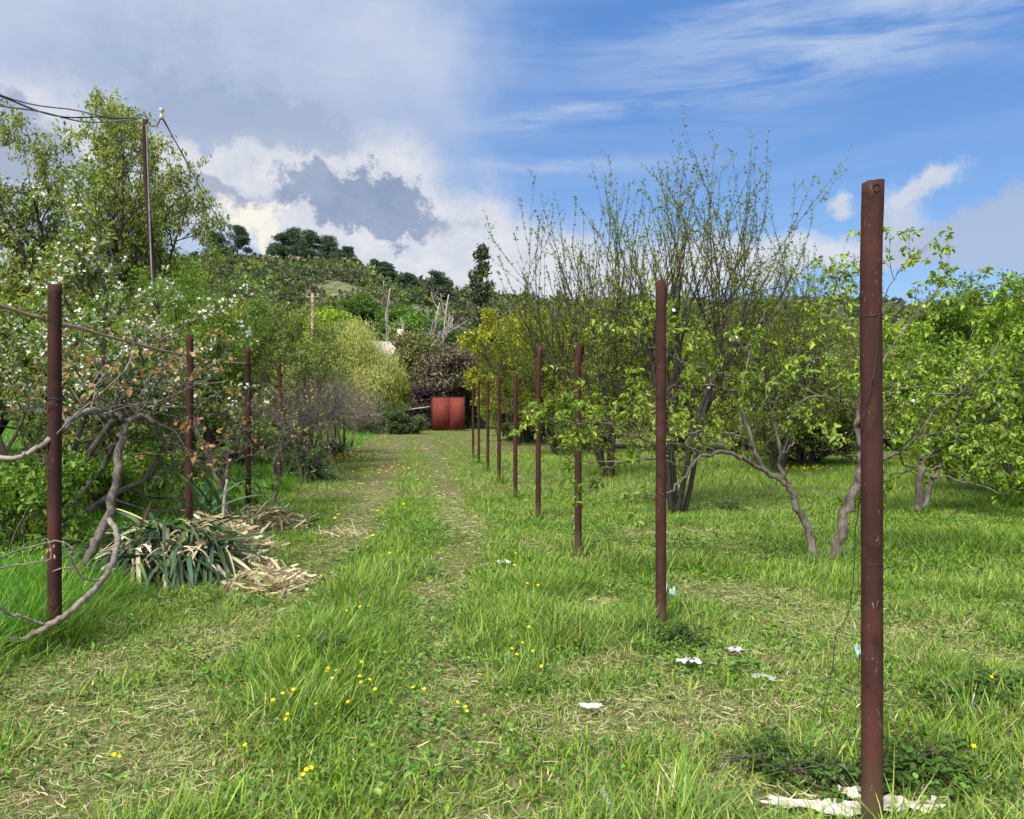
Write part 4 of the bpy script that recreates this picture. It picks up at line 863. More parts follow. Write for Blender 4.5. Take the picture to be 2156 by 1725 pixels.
e = empty('wooden_pole', wp_b, 'distant weathered wooden utility pole rising above the willow', 'pole'); mb = MB(); tubes(mb, [(np.array([wp_b+(0, 0, -.3), (wp_b+wt)/2, wt+(0, 0, .3)]), np.array([.17, .15, .12]), 8)]); mb.build('mast', M['wood'], e, True)
mb = MB(); tubes(mb, [(np.array([wt+(-.55, 0, 0), wt+(0, 0, .02), wt+(.55, 0, 0)]), np.full(3, .05), 6)]); mb.build('crossarm', M['bark_pale'], e)
for sx in (-.45, .45): mb = MB(); tubes(mb, [(np.array([wt+(sx, 0, .04), wt+(sx, 0, .12), wt+(sx, 0, .22)]), np.array([.03, .06, .05]), 7)]); mb.build('insulator', M['porc'], e)

# ------------------------------------------------------------------ boxes
def box(mb, c, s, rz=0, col=None):
    x, y, z = (q/2 for q in s); v = np.array([(-x, -y, -z), (x, -y, -z), (x, y, -z), (-x, y, -z), (-x, -y, z), (x, -y, z), (x, y, z), (-x, y, z)])
    cs, sn = math.cos(rz), math.sin(rz); v = np.stack([v[:, 0]*cs-v[:, 1]*sn, v[:, 0]*sn+v[:, 1]*cs, v[:, 2]], 1)+np.array(c)
    mb.add(v, [np.array([(0, 3, 2, 1), (4, 5, 6, 7), (0, 1, 5, 4), (1, 2, 6, 5), (2, 3, 7, 6), (3, 0, 4, 7)])], col)
def gate(px0, px1, Y, yt, rz, wid, label):
    b = at((px0+px1)/2, Y); z1 = H+(CY-yt)/F*Y; e = empty('gate_leaf', b, label, 'gate', 'red sheet metal gate leaves'); hh = z1-b[2]; d = np.array((math.cos(rz), math.sin(rz), 0)); nn = np.array((-math.sin(rz), math.cos(rz), 0))
    for sd_, x0, x1 in ((1, -.5, .06), (2, .06, .5)):
        mb = MB(); box(mb, b+d*wid*(x0+x1)/2+(0, 0, .06+hh/2), (wid*(x1-x0)-.012, .006, hh-.08), rz); mb.build('panel', M['red'], e)
    for u, w_, h_, z_ in ((-.5, .05, hh+.10, hh/2+.05), (.5, .04, hh, hh/2)):
        mb = MB(); box(mb, b+d*wid*u+nn*-.01+(0, 0, z_), (w_, .05, h_), rz); mb.build('upright', M['rust'], e)
    mb = MB(); box(mb, b+nn*-.004+(0, 0, hh+.025), (wid-.05, .045, .04), rz); mb.build('top_rail', M['rust'], e)
    for zf in (.2, .8): mb = MB(); tubes(mb, [(np.array([b+d*wid*-.53+(0, -.03, hh*zf-.07), b+d*wid*-.53+(0, -.03, hh*zf), b+d*wid*-.53+(0, -.03, hh*zf+.07)]), np.full(3, .025), 8)]); mb.build('hinge', M['rust_dark'], e)
    return e
gate(909, 978, 57, 836, 0, 2.42, 'red sheet metal gate leaf facing down the track at its far end')
gate(748, 763, 49, 836, R(99.5), 2.3, 'red gate leaf swung open and seen almost edge-on beside the vine tangle')
b = at(1221, 34); e = empty('trough', b, 'pale concrete trough under the trees behind the third right-hand post', 'trough'); mb = MB(); w2, d2, hh = 1.05, .7, .68-b[2]
for cx_, cy_, sx, sy in ((0, -d2/2, w2, .07), (0, d2/2, w2, .07), (-w2/2+.035, 0, .07, d2-.072), (w2/2-.035, 0, .07, d2-.072)): box(mb, b+(cx_, cy_, hh/2-.05), (sx, sy, hh+.1), 0)
mb.build('basin', M['concrete'], e); mb = MB(); box(mb, b+(-.12, 0, hh+.025), (w2*.7, d2+.1, .045), .04); mb.build('lid', M['wood'], e)
# house among the far trees
b = at(838, 78); e = empty('house', b, 'pale plastered house half hidden between the willow and the brown tree', 'house'); mb = MB(); Wd, Dp, Hw = 8., 7., 6.3
box(mb, b+(0, 0, Hw/2), (Wd, Dp, Hw)); mb.build('wall', M['plaster'], e)
mb = MB(); hw = Wd/2+.4; v = np.array([(-hw, -Dp/2-.4, 0), (hw, -Dp/2-.4, 0), (hw, Dp/2+.4, 0), (-hw, Dp/2+.4, 0), (-hw, 0, 2.2), (hw, 0, 2.2)])+b+(0, 0, Hw+.004)
mb.add(v, [np.array([(0, 1, 5, 4), (2, 3, 4, 5), (3, 2, 1, 0)]), np.array([(0, 4, 3), (1, 2, 5)])]); rf = mb.build('roof', M['roof'], e)
mb = MB(); box(mb, b+(.4, -1.2, Hw+2.3), (.5, .5, 2.0)); ch = mb.build('chimney', M['plaster'], e); ch.parent = rf; ch.location = (0, 0, 0)
for wx_ in (-2.6, 0, 2.6):
    for wz in (1.9, 4.8):
        mb = MB(); box(mb, b+(wx_, -Dp/2-.02, wz), (1.1, .05, 1.3)); wn = mb.build('window', M['film'], e); mb = MB(); box(mb, b+(wx_, -Dp/2-.05, wz), (.9, .02, 1.1)); pn = mb.build('pane', M['glass'], e); pn.parent = wn; pn.location = (0, 0, 0)
b = at(880, 60); mb = MB(); gN = 12; u, v_ = np.meshgrid(np.linspace(-.5, .5, gN), np.linspace(0, 1, gN)); zz = 1.95-.25*v_*0-.9*(1-v_)+.06*np.sin(u*17+v_*5); V = np.stack([u*1.9+b[0], b[1]+v_*.9+.1*np.sin(u*13), zz+b[2]], -1).reshape(-1, 3)
i = (np.arange(gN-1)[:, None]*gN+np.arange(gN-1)[None]).ravel(); qf = np.stack([i, i+1, i+1+gN, i+gN], -1); up_ = V.copy(); up_[:, 2] += .01; V2 = np.concatenate([V, up_]); mb.add(V2, [qf[:, ::-1], qf+gN*gN]); 
tp_ = empty('tarpaulin', b, 'small pale blue tarpaulin sheet glimpsed behind the brush pile', 'tarpaulin'); mb.build('sheet', M['tarp'], tp_); mb = MB()
for sx in (-.9, .9): tubes(mb, [(np.array([b+(sx, .9, -.2), b+(sx, .9, 1), b+(sx, .9, 1.98)]), np.full(3, .04), 6)])
mb.build('stake', M['wood'], tp_)
# greenhouse at the right
b = at(1738, 36); e = empty('greenhouse', b, 'pale film-covered greenhouse glimpsed through the apple boughs', 'greenhouse'); rad_ = 2.3; a = np.linspace(0, math.pi, 19); V = []; hz_ = 2.4
prof = [(-rad_, 0)]+[(-math.cos(t)*rad_, hz_+math.sin(t)*1.75) for t in a]+[(rad_, 0)]
for yy in (0, 3, 6): V += [(b[0]+x_, b[1]+yy, b[2]+z_) for x_, z_ in prof]
n_ = len(prof); mb = MB(); i = (np.arange(2)[:, None]*n_+np.arange(n_-1)[None]).ravel(); mb.add(V, [np.stack([i, i+1, i+1+n_, i+n_], -1)]); mb.build('cover', M['film'], e, True)
mb = MB(); mb.add([(b[0]+x_, b[1]+.003, b[2]+z_) for x_, z_ in prof], [np.arange(n_)[None]]); mb.build('end_sheet', M['film'], e)
for yy in (-.02, 3, 6): mb = MB(); tubes(mb, [(np.array([(b[0]+x_*1.01, b[1]+yy, b[2]+z_*1.01) for x_, z_ in prof]), np.full(n_, .03), 6)]); mb.build('hoop', M['bark_pale'], e)

# brush pile by the gate
rnd.seed(201); b = at(824, 50.5); T = Tree(); SBp = [dict(n=6, wob=.10, kids=7, c0=.1, k=4, tap=.3), dict(n=4, wob=.15, up=-.02, len=(.4, .9), ang=35, kids=4, k=3, r=.02, leaf=7), dict(n=3, wob=.2, len=(.2, .5), ang=40, k=3, r=.012, leaf=16)]
for i in range(95):
    x_ = max(-1.7, min(1.2, rnd.gauss(-.1, .95))); z_ = abs(rnd.gauss(0, .62))*max(.1, 1-(x_/2.9)**2)+.05; s_ = rnd.choice((-1, 1))
    grow(T, Vector((b[0]+x_, b[1]+rnd.gauss(0, .6), b[2]+z_)), Vector((s_, rnd.uniform(-.6, .2), rnd.uniform(-.15, .28))).normalized(), rnd.uniform(.6, 1.3), rnd.uniform(.012, .03), 0, SBp)
finish(T, 'brush_pile', 'long heap of cut leafy branches lying left of the red gate panels', 'brush pile', b, None, 'cane', [('leaves', leaves_of(T, 3, .10, .5, [(.055, .085, .03), (.09, .13, .045), (.14, .18, .07)], .06, .4, .3, 'rhomb', 1, 3), 'leaf')], trunkn='boughs')
mb = MB(); tubes(mb, [(catmull([P(780, 873, 49.6), P(812, 874, 49.6), P(850, 864, 49.8), P(905, 856, 50)], 4), np.full(13, .045), 6)]); tag(mb.build('bare_pole', M['bark_pale'], None, True), 'long pale bare branch laid on top of the brush pile', 'branch')

# ------------------------------------------------------------------ vines
def c6(x, y, Y): return P(x*.5798/1.7393, (1500+y*.5798)/1.7393, Y)
def c2(x, y, Y): return P(x*.4637/1.7393, (900+y*.4637)/1.7393, Y)
SV = [dict(kids=3.6, perm=1, c0=.3), dict(n=7, wob=.22, up=.05, len=(.35, 1.0), ang=60, dang=25, bias=.7, kids=3, c0=.2, k=4, r=.007, tap=.4, leaf=.7, l0=.4), dict(n=4, wob=.25, up=.03, len=(.12, .45), ang=50, k=3, r=.0035, leaf=2.6, l0=.3)]
ORG = [(.34, .17, .08), (.36, .22, .11), (.34, .26, .12), (.24, .25, .09)]
rnd.seed(211); T = Tree(); b = c6(275, 1180, 6.55)
b = onground(b[0], 6.55)
limb(T, [b+(0, 0, -.05), c6(400, 1080, 6.5), c6(540, 975, 6.5), c6(625, 820, 6.5), c6(690, 650, 6.6), c6(730, 450, 6.7), c6(765, 220, 6.8), c6(805, 85, 6.9)], .046, .032, None, 0, 9, 5, .012)
limb(T, [c6(805, 90, 6.9), c6(900, 40, 7.0), c6(990, 100, 7.1), c6(1045, 220, 7.2), c6(1105, 300, 7.2)], .034, .016, SV, 0, 7, 5, .012)
limb(T, [c6(805, 90, 6.9), c6(720, 40, 6.8), c6(640, 45, 6.6), c6(600, 20, 6.5)], .030, .014, SV, 0, 7, 5, .012)
for q_ in ([c6(860, 50, 6.95), c2(1100, 1250, 7), c2(1130, 1160, 7)], [c2(900, 1340, 6.8), c2(760, 1270, 6.7), c2(690, 1250, 6.6)], [c2(1050, 1330, 7.), c2(1200, 1240, 7.2), c2(1400, 1230, 7.5)],
           [c2(950, 1340, 7.), c2(850, 1290, 6.8), c2(1100, 1240, 6.9), c2(1330, 1260, 7.3)], [c2(1150, 1370, 7.), c2(1300, 1300, 7.4), c2(1440, 1180, 7.8)], [c2(1080, 1350, 7), c2(960, 1200, 6.8), c2(1000, 1040, 6.6), c2(1090, 900, 6.6)],
           [c2(1020, 1350, 7), c2(820, 1200, 6.8), c2(700, 1150, 6.6)], [c2(1200, 1300, 7), c2(1400, 1150, 7.4), c2(1600, 1000, 8), c2(1700, 1040, 8.2)], [c2(980, 1320, 7), c2(1080, 1200, 7), c2(1210, 1000, 7.2), c2(1470, 1030, 7.6)]):
    limb(T, q_, .012, .004, SV, 0, 4, 4, .018)
finish(T, 'grape_vine', 'gnarled grape vine leaning over the yucca, with young orange leaves', 'vine', b, 'old grape vines along the left-hand posts', 'bark_vine', [('leaves', leaves_of(T, 3, .036, .8, ORG, .016, .3, .1, 'oval', 2, 4), 'leaf')])
# long loop of the same row swinging towards the viewer
T = Tree(); limb(T, [c6(-160, 1420, 4.9), c6(0, 1450, 4.9), c6(160, 1442, 4.9), c6(310, 1360, 4.95), c6(450, 1270, 5.0), c6(600, 1130, 5.2), c6(700, 985, 5.5), c6(738, 870, 5.9), c6(735, 765, 6.2), c6(690, 695, 6.4)], .019, .022, None, 0, 8, 6, .004)
limb(T, [c6(-60, 1225, 4.7), c6(0, 1252, 4.75), c6(60, 1290, 4.8), c6(140, 1305, 4.85), c6(210, 1330, 4.9), c6(280, 1360, 4.94)], .008, .010, None, 0, 5, 5, .004)
limb(T, [c6(-40, 945, 4.7), c6(40, 920, 4.8), c6(150, 880, 4.9), c6(260, 850, 5.0), c6(340, 832, 5.05), c6(410, 840, 5.1), c6(455, 880, 5.1), c6(448, 940, 5.1), c6(480, 1010, 5.15), c6(540, 1065, 5.2), c6(625, 1078, 5.25)], .0065, .0075, None, 0, 5, 5, .003)
limb(T, [c6(-40, 1010, 4.7), c6(60, 990, 4.8), c6(180, 968, 4.85), c6(290, 960, 4.9), c6(345, 935, 4.95)], .0055, .004, None, 0, 5, 4, .003); limb(T, [c6(318, 945, 4.92), c6(322, 880, 4.94), c6(300, 815, 4.96)], .004, .003, None, 0, 4, 4, .002)
limb(T, [c6(330, 1022, 5.05), c6(400, 1000, 5.08), c6(470, 996, 5.12)], .004, .005, None, 0, 4, 4, .002)
bl = onground(c6(-160, 1420, 4.9)[0], 4.9); e = finish(T, 'vine_loop', 'long grey vine stem looping low in front of the nearest left-hand post', 'vine', bl, None, 'cane', trunkn='stem')
mb = MB()
for x_, y_ in ((345, 932), (300, 895), (272, 940), (340, 868), (163, 962), (320, 890)): c_ = c6(x_, y_, 4.94); ax = rand_dirs(1)[0]*.4+np.array((0, 0, 1)); ax = ax/np.linalg.norm(ax); tubes(mb, [(np.array([c_-ax*.012, c_-ax*.004, c_+ax*.008, c_+ax*.018]), np.array([.003, .0085, .007, .002]), 7)], (.45, .22, .16))
mb.build('bud', M['leaf'], e, True)

rnd.seed(219); T = Tree(); limb(T, [c6(-40, 310, 5), c6(100, 300, 5), c6(210, 260, 5.05), c6(320, 190, 5.1), c6(400, 120, 5.3), c6(460, 60, 5.6), c6(540, 5, 6), c6(640, 10, 6.4)], .016, .022, SV, 0, 7, 5, .007)
finish(T, 'vine_cane', 'thick grey vine cane crossing the nearest left-hand post at mid height', 'vine', c6(-40, 310, 5), None, 'cane', [('leaves', leaves_of(T, 3, .042, .8, ORG, .02, .3, .1, 'oval', 2, 5), 'leaf')], trunkn='stem')
def old_vine(x, y, hh, label, seed, pale=False, canes=14, tang=1., leafm=1.):
    rnd.seed(seed); T = Tree(); b = onground(x, y); p = Vector(tuple(b)); q = [tuple(p+Vector((0, 0, -.05)))]; n = 5
    ox = rnd.uniform(-.15, .15)
    for i in range(1, n+1): q.append((b[0]+ox*i/2+rnd.gauss(0, .05), b[1]+rnd.gauss(0, .08), b[2]+hh*i/n))
    limb(T, q, .045, .03, None, 0, 7, 4, .012); hd = np.array(q[-1])
    S = [dict(n=7, wob=.2, up=.02, kids=6, c0=.1, k=4, tap=.4), dict(n=7, wob=.25, up=-.01, len=(.4*tang, 1.1*tang), ang=55, dang=25, k=3, r=.006, kids=4, c0=.1, leaf=1*leafm), dict(n=5, wob=.3, len=(.2, .6), ang=50, k=3, r=.0035, leaf=2.5*leafm)]
    for s_ in (-1, 1):
        tipp = hd+(rnd.uniform(.3, .7)*s_*.5, rnd.uniform(.6, 1.3)*s_, rnd.uniform(-.1, .2)); limb(T, [hd, (hd+tipp)/2+(0, 0, .12), tipp], .03, .012, [dict(kids=4, perm=1, c0=.1)]+S[1:], 0, 6, 4, .02)
    for i in range(canes):
        az = rnd.random()*6.28; grow(T, Vector(tuple(hd+rng.normal(size=3)*(.15, .4, .08))), Vector((math.cos(az), math.sin(az)*1.3, rnd.uniform(-.5, .8))).normalized(), rnd.uniform(.6, 1.2)*tang, rnd.uniform(.006, .012), 0, S)
    fol = ORG if leafm >= .5 else [(.16, .2, .04), (.24, .24, .06)]
    return finish(T, 'grape_vine', label, 'vine', b, 'old grape vines along the left-hand posts', 'cane' if pale else 'bark_vine', [('leaves', leaves_of(T, 3, .038, .8, fol, .016, .3, .1, 'rhomb', 2, seed), 'leaf')])
T = Tree(); rnd.seed(216); b = onground(c6(1440, 900, 9.0)[0], 9.0)
limb(T, [b+(0, 0, -.05), c6(1450, 800, 9), c6(1425, 560, 9), c6(1360, 400, 9), c6(1285, 230, 9), c6(1225, 50, 9), c6(1215, -60, 9)], .036, .016, None, 0, 7, 5, .01)
limb(T, [c6(1360, 390, 9), c6(1400, 375, 9), c6(1428, 330, 9), c6(1440, 255, 9), c6(1425, 480, 8.95)], .030, .024, SV, 0, 7, 5, .01)
for q_ in ([c6(1440, 340, 9), c6(1560, 300, 9.2), c6(1720, 240, 9.4), c6(1790, 230, 9.6)], [c6(1300, 250, 9), c6(1420, 200, 8.8), c6(1560, 220, 8.9)], [c6(1225, 60, 9), c6(1340, 30, 9), c6(1500, 100, 9.2), c6(1600, 260, 9.5)], [c6(1420, 300, 9), c6(1300, 300, 8.7), c6(1130, 270, 8.4)], [c6(1240, 90, 9), c6(1300, -60, 9), c6(1450, -120, 9.5)]):
    limb(T, q_, .010, .004, SV, 0, 4, 4, .018)
finish(T, 'grape_vine', 'twisted dark vine between the second and third left-hand posts', 'vine', b, 'old grape vines along the left-hand posts', 'bark_vine', [('leaves', leaves_of(T, 3, .036, .8, ORG, .016, .3, .1, 'oval', 2, 6), 'leaf')])
mb = MB(); q = catmull([c6(1412, 880, 8.8), c6(1410, 700, 8.8), c6(1418, 560, 8.8), c6(1435, 440, 8.8)], 4); tubes(mb, [(q, np.linspace(.026, .014, len(q)), 6)], jit=.3); tag(mb.build('dead_stump', M['bark_pale'], None, True), 'split bleached dead vine stem standing beside the dark twisted one', 'vine stem')
for j, (y_, dx_, hh, lab, pale, cn, tg, lm) in enumerate(((12.6, .1, 1.25, 'old vine with orange tips right of the third left-hand post', 0, 26, 1., .25), (16.2, .05, 1.5, 'dark vine by the fourth left-hand post', 0, 34, 1.1, .12), (19.2, 0, 1.6, 'black-stemmed vine between the fifth and sixth left-hand posts', 0, 38, 1.2, .1),
        (22.2, .1, 1.7, 'tangled vine between the sixth and seventh left-hand posts', 1, 44, 1.2, .1), (25.2, .0, 1.6, 'pale dry vine tangle hanging at the end of the left row', 1, 38, 1.1, .1), (27.0, .2, 1.4, 'pale straggling dead vine leaning out over the track', 1, 32, 1., .1), (28.6, -.3, 1.7, 'last dry vine of the left row beside the open gate leaf', 1, 32, 1.2, .1))):
    old_vine(-3.05-.13*(y_-5)+dx_, y_, hh, lab, 220+j, pale, cn, tg, lm)

# ------------------------------------------------------------------ yuccas and heaps of their leaves
def straps(mb, p, d, L, W, droop, col, segs=4, twist=.3, up=None):
    n = len(p); d = unit(d); s = unit(np.cross(d, np.array([[0, 0, 1.]])+rng.normal(size=(n, 3))*twist)); t = np.linspace(0, 1, segs+1); V = []
    for k in t:
        c = p + d*(L*k)[:, None] + np.array([[0, 0, -1.]])*(droop*L*k*k)[:, None]
        w = W*(1-.0*k)*(.75+.5*k if k < .5 else 1.0)*(1 if k < .7 else (1-k)/.3*.95+.05)
        nrm = np.cross(s, d); V += [c+s*w[:, None]*.5+nrm*w[:, None]*.12, c-nrm*w[:, None]*.1, c-s*w[:, None]*.5+nrm*w[:, None]*.12]
    V = np.stack(V, 1).reshape(-1, 3); m = 3*(segs+1); b = np.arange(n)[:, None, None]*m; i = np.arange(segs)[None, :, None]*3
    q1 = b+i+np.array([0, 3, 4, 1]); q2 = b+i+np.array([1, 4, 5, 2]); mb.add(V, [q1.reshape(-1, 4), q2.reshape(-1, 4)], np.repeat(col, m, 0))
def heads(n, L, W, cols, heads_, upb, drp, e, name, mat='yucca'):
    mb = MB()
    for hx in heads_:
        az = rng.random(n)*6.283; el = rng.normal(size=n)*.35+upb; d = np.stack([np.cos(az)*np.cos(el), np.sin(az)*np.cos(el), np.sin(el)], 1); p = hx+d*.05+rng.normal(size=(n, 3))*.03
        d = d+rng.normal(size=d.shape)*.22; straps(mb, p+rng.normal(size=p.shape)*.05, d, L*(.5+.8*rng.random(n)), W*(.6+.7*rng.random(n)), np.abs(rng.normal(size=n))*drp+.05, tints(n, cols, var=.2))
    return mb.build(name, M[mat], e)
YC = [(.030, .062, .035), (.045, .085, .045), (.06, .10, .05), (.10, .14, .05)]; TAN = [(.58, .50, .33), (.48, .40, .25), (.66, .60, .43), (.38, .38, .20), (.30, .21, .14)]
b = G(330, 1222); e = empty('yucca', b, 'large flattened yucca clump with dark drooping strap leaves under the leaning vine', 'yucca', 'yuccas in the left-hand row')
cs = [b+np.array(q)*(1.1, 1, .78) for q in ((-.50, .0, .32), (-.25, .2, .45), (0, .05, .50), (.22, .2, .48), (.42, .0, .34), (-.1, -.2, .30), (.25, -.2, .30))]
heads(110, .50, .034, YC, cs, .0, .95, e, 'leaves'); heads(42, .45, .030, TAN, cs[1:], -.05, .9, e, 'dead_leaves')
heads(12, .62, .045, [(.05, .10, .05), (.07, .12, .06)], [b+(.38, .25, .55)], .9, .15, e, 'fan_leaves')
mb = MB(); tubes(mb, [(np.array([b+(x_, y_, -.1), b+(x_, y_, .2), c_]), np.array([.07, .06, .05]), 8) for (x_, y_), c_ in zip(((-.4, 0), (-.2, .15), (0, 0), (.2, .1), (.35, 0), (-.1, -.1), (.2, -.1)), cs)]); mb.build('stem', M['cane'], e, True)
def small_yucca(b, hgt, n, label, seed):
    e = empty('yucca', b, label, 'yucca', 'yuccas in the left-hand row'); heads(n, hgt, .05, YC, [b+(0, 0, .25), b+(.2, .1, .22)], .45, .55, e, 'leaves'); mb = MB(); tubes(mb, [(np.array([b+(0, 0, -.1), b+(.02, 0, .1), b+(0, 0, .3)]), np.full(3, .06), 7)]); mb.build('stem', M['cane'], e)
small_yucca(G(628, 1012), .75, 80, 'small dark yucca in the grass right of the fourth left-hand post', 1); small_yucca(G(692, 965), .7, 60, 'distant green yucca beneath the vine tangle', 2)
def heap(b, rx, ry, hz, n, L, W, label, cols=TAN):
    mb = MB(); r_ = np.sqrt(rng.random(n)); th = rng.random(n)*6.283; x = r_*np.cos(th)*rx; y = r_*np.sin(th)*ry; z = rng.random(n)*hz*(1-r_**2)+.02
    a = rng.random(n)*6.283; d = np.stack([np.cos(a), np.sin(a), rng.normal(size=n)*.38+.08], 1); ll = L*(.4+.8*rng.random(n)); p = np.stack([x, y, z], 1)+b-d*ll[:, None]*.5; p[:, 2] = np.maximum(p[:, 2], b[2]+.015)
    straps(mb, p, d, ll, W*(.6+.7*rng.random(n)), rng.random(n)*.25, tints(n, cols, var=.22), 3, .9); return tag(mb.build('leaf_heap', M['grass']), label, 'leaf heap', 'heaps of dead yucca leaves')
heap(G(565, 1238), .40, .46, .16, 420, .27, .027, 'flat heap of pale chopped yucca leaves spilling onto the track')
heap(G(440, 1170)+(0, .2, 0), .62, .4, .46, 520, .38, .028, 'taller heap of dead yucca leaves around the foot of the second left-hand post')
heap(G(555, 1115), .62, .6, .34, 620, .40, .026, 'loose heap of dry and greenish yucca leaves right of the split dead vine stem', TAN+[(.10, .14, .06)])
heap(G(485, 1205), .30, .45, .40, 420, .36, .024, 'fringe of bleached hanging leaves at the right side of the large yucca')
heap(G(715, 1128), .40, .22, .05, 90, .32, .010, 'thin scatter of dry stalks beside the left wheel track')

# ------------------------------------------------------------------ litter and prunings
def scrap(px, py, sx, sy, hz, mat, name, label, cat, seed, z0=.03, rot=0, group=None):
    r_ = np.random.default_rng(seed); c = G(px, py, .03); gN = 22; u, v_ = np.meshgrid(np.linspace(-1, 1, gN), np.linspace(-1, 1, gN)); rr = np.maximum(np.abs(u), np.abs(v_)); ang = np.arctan2(v_, u)
    k = 1+.22*np.sin(ang*3+seed)+.14*np.sin(ang*7+seed*2)+.06*np.sin(ang*13); x = u*sx*k; y = v_*sy*k; z = fbm(u*1.7+seed, v_*1.7, seed, 4)*hz*2
    cs, sn = math.cos(rot), math.sin(rot); V = np.stack([c[0]+x*cs-y*sn, c[1]+x*sn+y*cs, c[2]+z0+z-hz*.6], -1).reshape(-1, 3)
    i = (np.arange(gN-1)[:, None]*gN+np.arange(gN-1)[None]).ravel(); qf = np.stack([i, i+1, i+1+gN, i+gN], -1); V2 = V.copy(); V2[:, 2] -= .004; mb = MB()
    ed = np.concatenate([np.arange(gN-1), (np.arange(gN-1)*gN+gN-1), np.arange(gN*gN-1, gN*gN-gN, -1), np.arange(gN*(gN-1), 0, -gN)]); e2 = np.roll(ed, -1); o = gN*gN
    mb.add(np.concatenate([V, V2]), [qf, qf[:, ::-1]+o, np.stack([ed, ed+o, e2+o, e2], -1)]); return tag(mb.build(name, M[mat], None, hz > .03), label, cat, group)
LG = 'scraps of plastic film in the grass'
scrap(1452, 1402, .065, .045, .045, 'plastic', 'plastic_scrap', 'largest crumpled white plastic scrap, right of the second right-hand post', 'litter', 301, .05, .3, LG)
scrap(1245, 1490, .05, .018, .02, 'plastic', 'plastic_scrap', 'thin flat white scrap beside the dry patch in the middle foreground', 'litter', 302, .05, -.1, LG)
scrap(1606, 1428, .06, .035, .03, 'plastic', 'plastic_scrap', 'dull white plastic scrap halfway between the two nearest right-hand posts', 'litter', 303, .03, -.5, LG)
scrap(1548, 1372, .05, .04, .03, 'plastic', 'plastic_scrap', 'half-buried white plastic scrap just beyond the dull one', 'litter', 304, .03, .2, LG)
scrap(1401, 1270, .05, .05, .14, 'plastic_g', 'plastic_scrap', 'pale green plastic scrap hooked behind the second right-hand post', 'litter', 305, .06, .2, LG)
scrap(1808, 1392, .022, .03, .09, 'plastic_g', 'plastic_scrap', 'tiny greenish scrap touching the nearest right-hand post', 'litter', 306, .05, .2, LG)
BG = 'weathered white boards at the nearest post'
scrap(1735, 1696, .19, .045, .025, 'card', 'board_sheet', 'long torn weathered white board left of the nearest post foot', 'board', 307, .035, -.14, BG)
scrap(1800, 1676, .05, .035, .03, 'card', 'board_sheet', 'small curled white board piece touching the nearest post', 'board', 308, .05, .1, BG)
scrap(1905, 1700, .12, .045, .03, 'card', 'board_sheet', 'torn white board right of the nearest post foot, under grass', 'board', 309, .045, -.1, BG)
scrap(1060, 1190, .06, .05, .05, 'concrete', 'stone', 'grey stone lying beside the right wheel track', 'stone', 310, .03, .2); scrap(1107, 1312, .05, .04, .04, 'concrete', 'stone', 'small grey stone among buttercups', 'stone', 311, .03, .2)
scrap(702, 1215, .025, .09, .02, 'card', 'dry_leaf', 'single bleached yucca leaf piece lying on the left wheel track', 'leaf', 312, .05, .2)
mb = MB(); q = catmull([G(1262, 1660), G(1270, 1685), G(1285, 1712), G(1290, 1730)], 4)+(0, 0, .035); tubes(mb, [(q, np.linspace(.012, .018, len(q)), 8)], jit=.25); tag(mb.build('stick', M['bark_pale'], None, True), 'short thick grey stick at the bottom middle of the foreground', 'stick')
def prun(px, py, L, n, label, seed, cols, az0=0, leafd=9, lf=.035, hz=.05):
    rnd.seed(seed); c = G(px, py); T = Tree(); S = [dict(n=6, wob=.08, up=-.01, kids=6, c0=.1, k=5, tap=.35, leaf=3), dict(n=4, wob=.12, up=.0, len=(.12, .35), ang=40, k=3, r=.003, leaf=leafd, kids=2), dict(n=3, wob=.15, len=(.06, .15), ang=45, k=3, r=.002, leaf=leafd)]
    for i in range(n):
        az = az0+rnd.gauss(0, .35)+(math.pi if rnd.random() < .4 else 0); p0 = Vector((c[0]+rnd.gauss(0, L*.18), c[1]+rnd.gauss(0, L*.08), c[2]+.03+rnd.random()*hz)) - Vector((math.cos(az), math.sin(az), 0))*L*.4
        grow(T, p0, Vector((math.cos(az), math.sin(az), rnd.uniform(-.02, .06))), L*rnd.uniform(.5, 1), .0028, 0, S)
    e = empty('pruning', c, label, 'cut branch', 'cut branches left in the grass'); mb = MB(); tubes(mb, T.t); mb.build('twigs', M['bark'], e, True); mb = leaves_of(T, 5, lf, .5, cols, .018, .5, .4, 'oval', 2, seed)
    for q_ in mb.v: q_[:, 2] = c[2]+.02+(q_[:, 2]-c[2]-.02)*.5
    if leafd and mb.n: mb.build('leaves', M['leaf'], e)
DK = [(.05, .10, .022), (.07, .135, .028), (.10, .17, .04)]
prun(1650, 1625, .45, 7, 'dark leafy cut branch in the grass left of the nearest post', 321, DK, .1); prun(1745, 1655, .35, 6, 'limp leafy cut branch against the white boards', 322, DK, -.3); prun(1405, 1352, .42, 7, 'dark leafy cut branch at the foot of the second right-hand post', 323, DK, -.5)
prun(1975, 1620, .45, 7, 'leafy cut branch in tall grass right of the nearest post', 324, [(.06, .12, .02), (.08, .15, .03)], .4); prun(1135, 1265, .5, 3, 'thin bare dark twig beside the buttercups at the track edge', 325, DK, -.9, 0); prun(1150, 1010, 1.2, 3, 'thin bare branch crossing the foot of the fifth right-hand post', 326, DK, -.5, 0)
prun(1320, 1103, 1.0, 3, 'pale straight stalk lying between the third and second right-hand posts', 327, DK, .0, 0); prun(1545, 1080, .6, 5, 'sparse leafy sprout at the stout forked trunk', 328, [(.08, .12, .03), (.12, .16, .04)], 1.2, 6, .04, .2)
